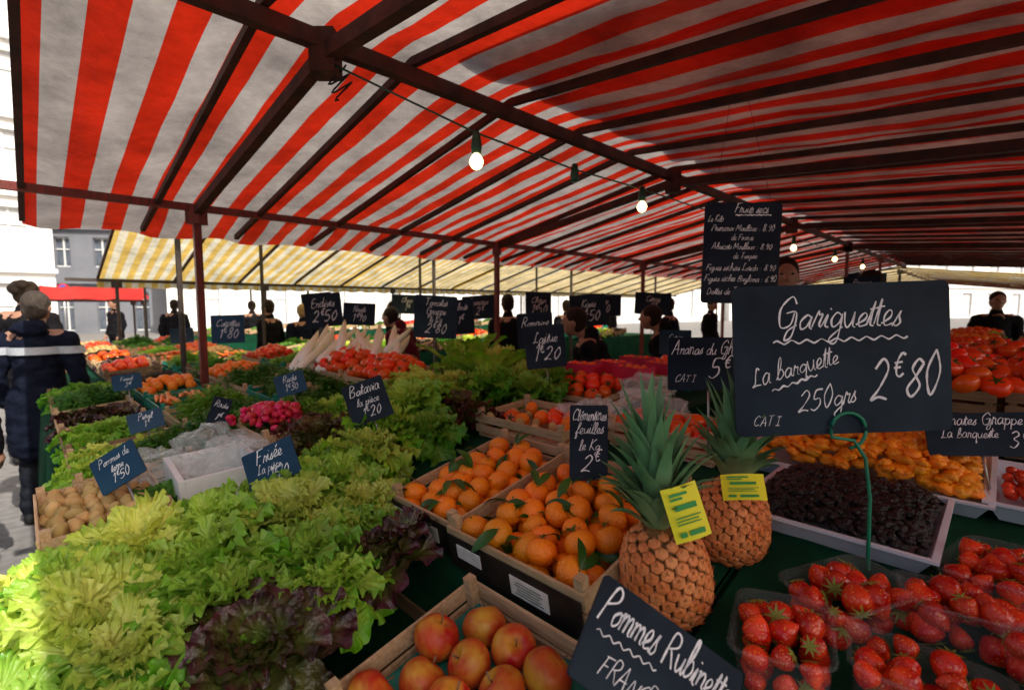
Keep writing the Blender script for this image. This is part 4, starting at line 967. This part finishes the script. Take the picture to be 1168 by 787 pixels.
CH=lumpy('cherry','straw',.012,(1,1,.95),2,'cherry','small dark red cherry in a tray','cherries in the tray',10,7,.05)
for k in range(150): CH.put(TRS(mt@Vector((R.uniform(.03,.27),R.uniform(.03,.33),.03+R.uniform(0,.03))),rrot()))
def bag(x,y,z,sx,sy,sz,seed,label='crumpled translucent clear plastic bag'):
    V=[];F=[]; rr=random.Random(seed)
    def fn(p,d):
        k=.85+.45*noise.noise(d*1.6+Vector((seed,0,0)))+.22*noise.noise(d*4+Vector((seed,5,0)))+rr.uniform(-.07,.07)
        return Vector((p.x*sx,p.y*sy,(p.z if p.z>-.3 else -.3)*sz))*k
    sph(V,F,(0,0,0),1,34,18,fn)
    o=ob('plastic_bag',mesh('plastic_bag',V,F,M['bag'],False)); o.location=(x,y,z); o['label']=label; o['category']='plastic bag'; o['group']='crumpled plastic bags on the stall'
bag(-1.12,1.80,1.05,.17,.13,.10,1); bag(-.96,1.68,1.06,.15,.14,.10,2); bag(-1.20,1.62,1.04,.14,.11,.08,5); bag(.30,1.86,1.18,.16,.12,.06,3); bag(.52,1.88,1.20,.16,.12,.07,4); bag(.62,2.25,1.22,.14,.11,.07,6)

# ---------------------------------------------------------------- signs
big=sign((.672,.995,1.492),(-4,-2.0,0),.44,.305,[("Gariguettes",-.02,.21,.096,.64),("La barquette",-.22,-.10,.062,.42,14),("250grs",-.08,-.32,.072,.30,8),("2€80",.28,-.27,.135,.33,4),("CAT I",-.36,-.43,.032)],'large chalkboard price sign for strawberries on a green wire stand',stake=0,under=((-.32,.12,.30,.135,.012,9),(-.33,-.20,-.12,-.10,.008,5)),th=.14)
V=[];F=[]
loop=[]
for k in range(15):
    a=rad(200-360*k/14*.8); loop.append((.004+.036*math.cos(a),-.008,-.145+.036*math.sin(a)))
tubeg(V,F,[(.03,-.02,-.49),(.028,-.02,-.40),(.035,-.02,-.28),(.03,-.018,-.20)]+[(.012,-.012,-.165)]+loop,.0036,8)
ob('wire_stand',mesh('wire_stand',V,F,M['wire'],True),big)
sign((.56,1.385,1.435),(-4,0,0),.235,.15,[("Ananas du Ghana",0,.18,.12,.92),("5€",.10,-.28,.21),("CAT I",-.30,-.34,.07)],'chalkboard price sign for pineapples',stake=.2)
sign((.197,1.235,1.25),(-8,2,8),.10,.19,[("Clémentines",0,.30,.08,.9),("feuilles",0,.12,.075,.85),("le Kg",0,-.10,.07),("2€",0,-.38,.13)],'narrow upright chalkboard sign stuck among the oranges',stake=.1)
sign((.200,.625,1.105),(-38,37,0),.25,.135,[("Pommes Rubinettes",0,.10,.17,.94),("FRANCE",-.18,-.34,.085,.4),("CAT I",.12,-.34,.07),("2€90",.34,-.40,.12)],'chalkboard sign for apples leaning on the crate',stake=.06,under=((-.44,-.02,-.04,.0,.02,6),))
sign((-.685,1.366,1.15),(-22,-24,6),.15,.11,[("Frisée",0,.12,.16),("La pièce",-.05,-.15,.10),("1€20",.1,-.38,.14)],'small chalkboard sign among curly lettuces',m=M['slateb'])
sign((-1.15,1.40,1.13),(-25,-32,15),.13,.11,[("Pommes de",0,.2,.1,.8),("terre",0,-.05,.1),("1€50",0,-.34,.13)],'small chalkboard sign beside the potato crate',m=M['slateb'])
sign((-1.5,1.98,1.13),(-20,-12,30),.12,.08,[("Persil",0,.1,.15),("1€",0,-.3,.17)],'small chalkboard sign among green herbs',m=M['slateb'])
sign((-1.2,1.98,1.16),(-5,18,20),.07,.13,[("Radis",0,.2,.09,.8),("1€",0,-.2,.12)],'small tilted chalkboard sign beside radishes')
sign((-.50,1.68,1.27),(-10,-18,15),.14,.145,[("Batavia",0,.2,.12),("la pièce",0,-.06,.09),("1€20",0,-.36,.12)],'small chalkboard sign among green lettuces')
sign((-1.02,2.24,1.24),(-15,-16,15),.13,.10,[("Radis",0,.12,.14),("1€30",0,-.3,.16)],'small chalkboard sign behind radishes',m=M['slateb'])
sign((-.466,3.0,1.53),(-4,3,10),.26,.26,[("Tomates",0,.26,.085),("Grappe",0,.05,.08),("le Kg",0,-.12,.07),("2€80",0,-.38,.12)],'square chalkboard price sign above the tomatoes',stake=.3)
sign((-.36,3.4,1.52),(-4,-4,-8),.2,.24,[("Salade",0,.2,.09),("1€",0,-.2,.12)],'square chalkboard price sign above the salads',stake=.3)
for (x,y,z,w,h,rz,l1,l2) in ((-1.53,3.99,1.56,.29,.27,10,'Endives','2€50'),(-1.24,3.99,1.53,.27,.18,-6,'Navets','1€90'),(-2.42,4.18,1.40,.25,.24,20,'Carottes','1€80'),(.163,2.39,1.40,.2,.21,8,'Laitue','1€20'),(.13,2.75,1.46,.2,.2,-8,'Romaine','1€50'),(.62,4.0,1.56,.3,.26,5,'Kiwis','3€50'),(-2.2,2.78,1.165,.14,.09,20,'Fenouil','2€'),(.80,2.4,1.42,.15,.12,-10,'Cerise','3€'),(-.35,5.2,1.58,.35,.25,0,'Poireaux','2€'),(.3,5.6,1.6,.3,.3,10,'Choux','1€50'),(-3.3,4.9,1.3,.2,.15,25,'Ail','2€'),(.95,5.2,1.6,.4,.22,-5,'Poires','2€50'),(2.9,4.1,1.75,.25,.18,-25,'Pommes','2€20'),(3.3,4.6,1.8,.3,.2,-25,'Poires','2€80'),(-.75,4.6,1.55,.26,.2,12,'Oignons','1€'),(1.6,5.6,1.62,.4,.25,-10,'Citrons','2€'),(-3.4,8.6,1.62,.5,.4,20,'Kiwis','2€'),(-1.9,8.9,1.62,.55,.35,5,'Choux','1€')):
    sign((x,y,z),(-5,R.uniform(-7,7),rz),w,h,[(l1,0,.1,.12),(l2,0,-.32,.17)],'chalkboard price sign on a stake above the produce',stake=.3,m=M['slateb'] if x in(-2.42,-2.2) else None)
sign((1.20,1.24,1.27),(-20,-6,-22),.22,.11,[("Tomates Grappe",0,.22,.13),("La barquette",-.1,-.08,.11,.6),("3€",.32,-.3,.18)],'chalkboard sign leaning on the fruit trays',stake=.1)
pb=sign((.885,1.92,1.80),(0,1,-3),.29,.385,[("Fruits secs",.10,.40,.042,.6),("Le Kilo",-.36,.31,.030,.2),("Pruneaux Moelleux : 8.90",0,.22,.031,.95),("de France",0,.13,.028),("Abricots Moelleux : 8.90",0,.04,.031,.95),("de Turquie",.05,-.05,.028),("Figues séchées Lerida : 8.90",0,-.17,.031,.95),("Figues sèches Baglama : 6.90",0,-.28,.031,.95),("Dattes de Tunisie : 5.80",-.03,-.41,.032,.85)],'hanging chalkboard list of dried fruit prices',stake=0,under=((-.1,.375,.36,.38,.004,8),),name='price_list_board',th=.17)
for s in (-.11,.11):
    V=[];F=[]; tubeg(V,F,[(s,.006,.18),(s*.3,.10,.62)],.0008,5); ob('hanging_wire',mesh('hanging_wire',V,F,M['beam']),pb)

e=ob('no_parking_sign',None,loc=(-14.9,16.4,0)); e['label']='round blue no-parking sign with red border on grey post'; e['category']='road sign'; e.rotation_euler=(0,0,rad(40))
V=[];F=[]; tubeg(V,F,[(0,0,0),(0,0,2.3)],.03,10); ob('post',mesh('post',V,F,M['steel'],True),e)
M['signred']=mat('sign_red',(.6,.02,.02),None,5,.4); M['signblue']=mat('sign_blue',(.02,.08,.4),None,5,.4)
for nm,r0,yy,mm in (('sign_rim',.17,-.04,'signred'),('sign_face',.125,-.055,'signblue')):
    V=[];F=[]; n=32
    for y_ in (yy,yy+.012): V+= [(r0*math.cos(i/n*math.tau),y_,2.15+r0*math.sin(i/n*math.tau)) for i in range(n)]
    F=[list(range(n)),list(range(n,2*n))[::-1]]+[[i,n+i,n+(i+1)%n,(i+1)%n] for i in range(n)]; ob(nm,mesh(nm,V,F,M[mm]),e)
V=[];F=[]; boxg(V,F,0,-.062,2.15,.04,.006,.24,Matrix.Rotation(rad(45),3,'Y')); ob('sign_bar',mesh('sign_bar',V,F,M['signred']),e)

for s in PROTO:
    for c in s.ch: bpy.data.objects.remove(c)
    bpy.data.objects.remove(s.o)
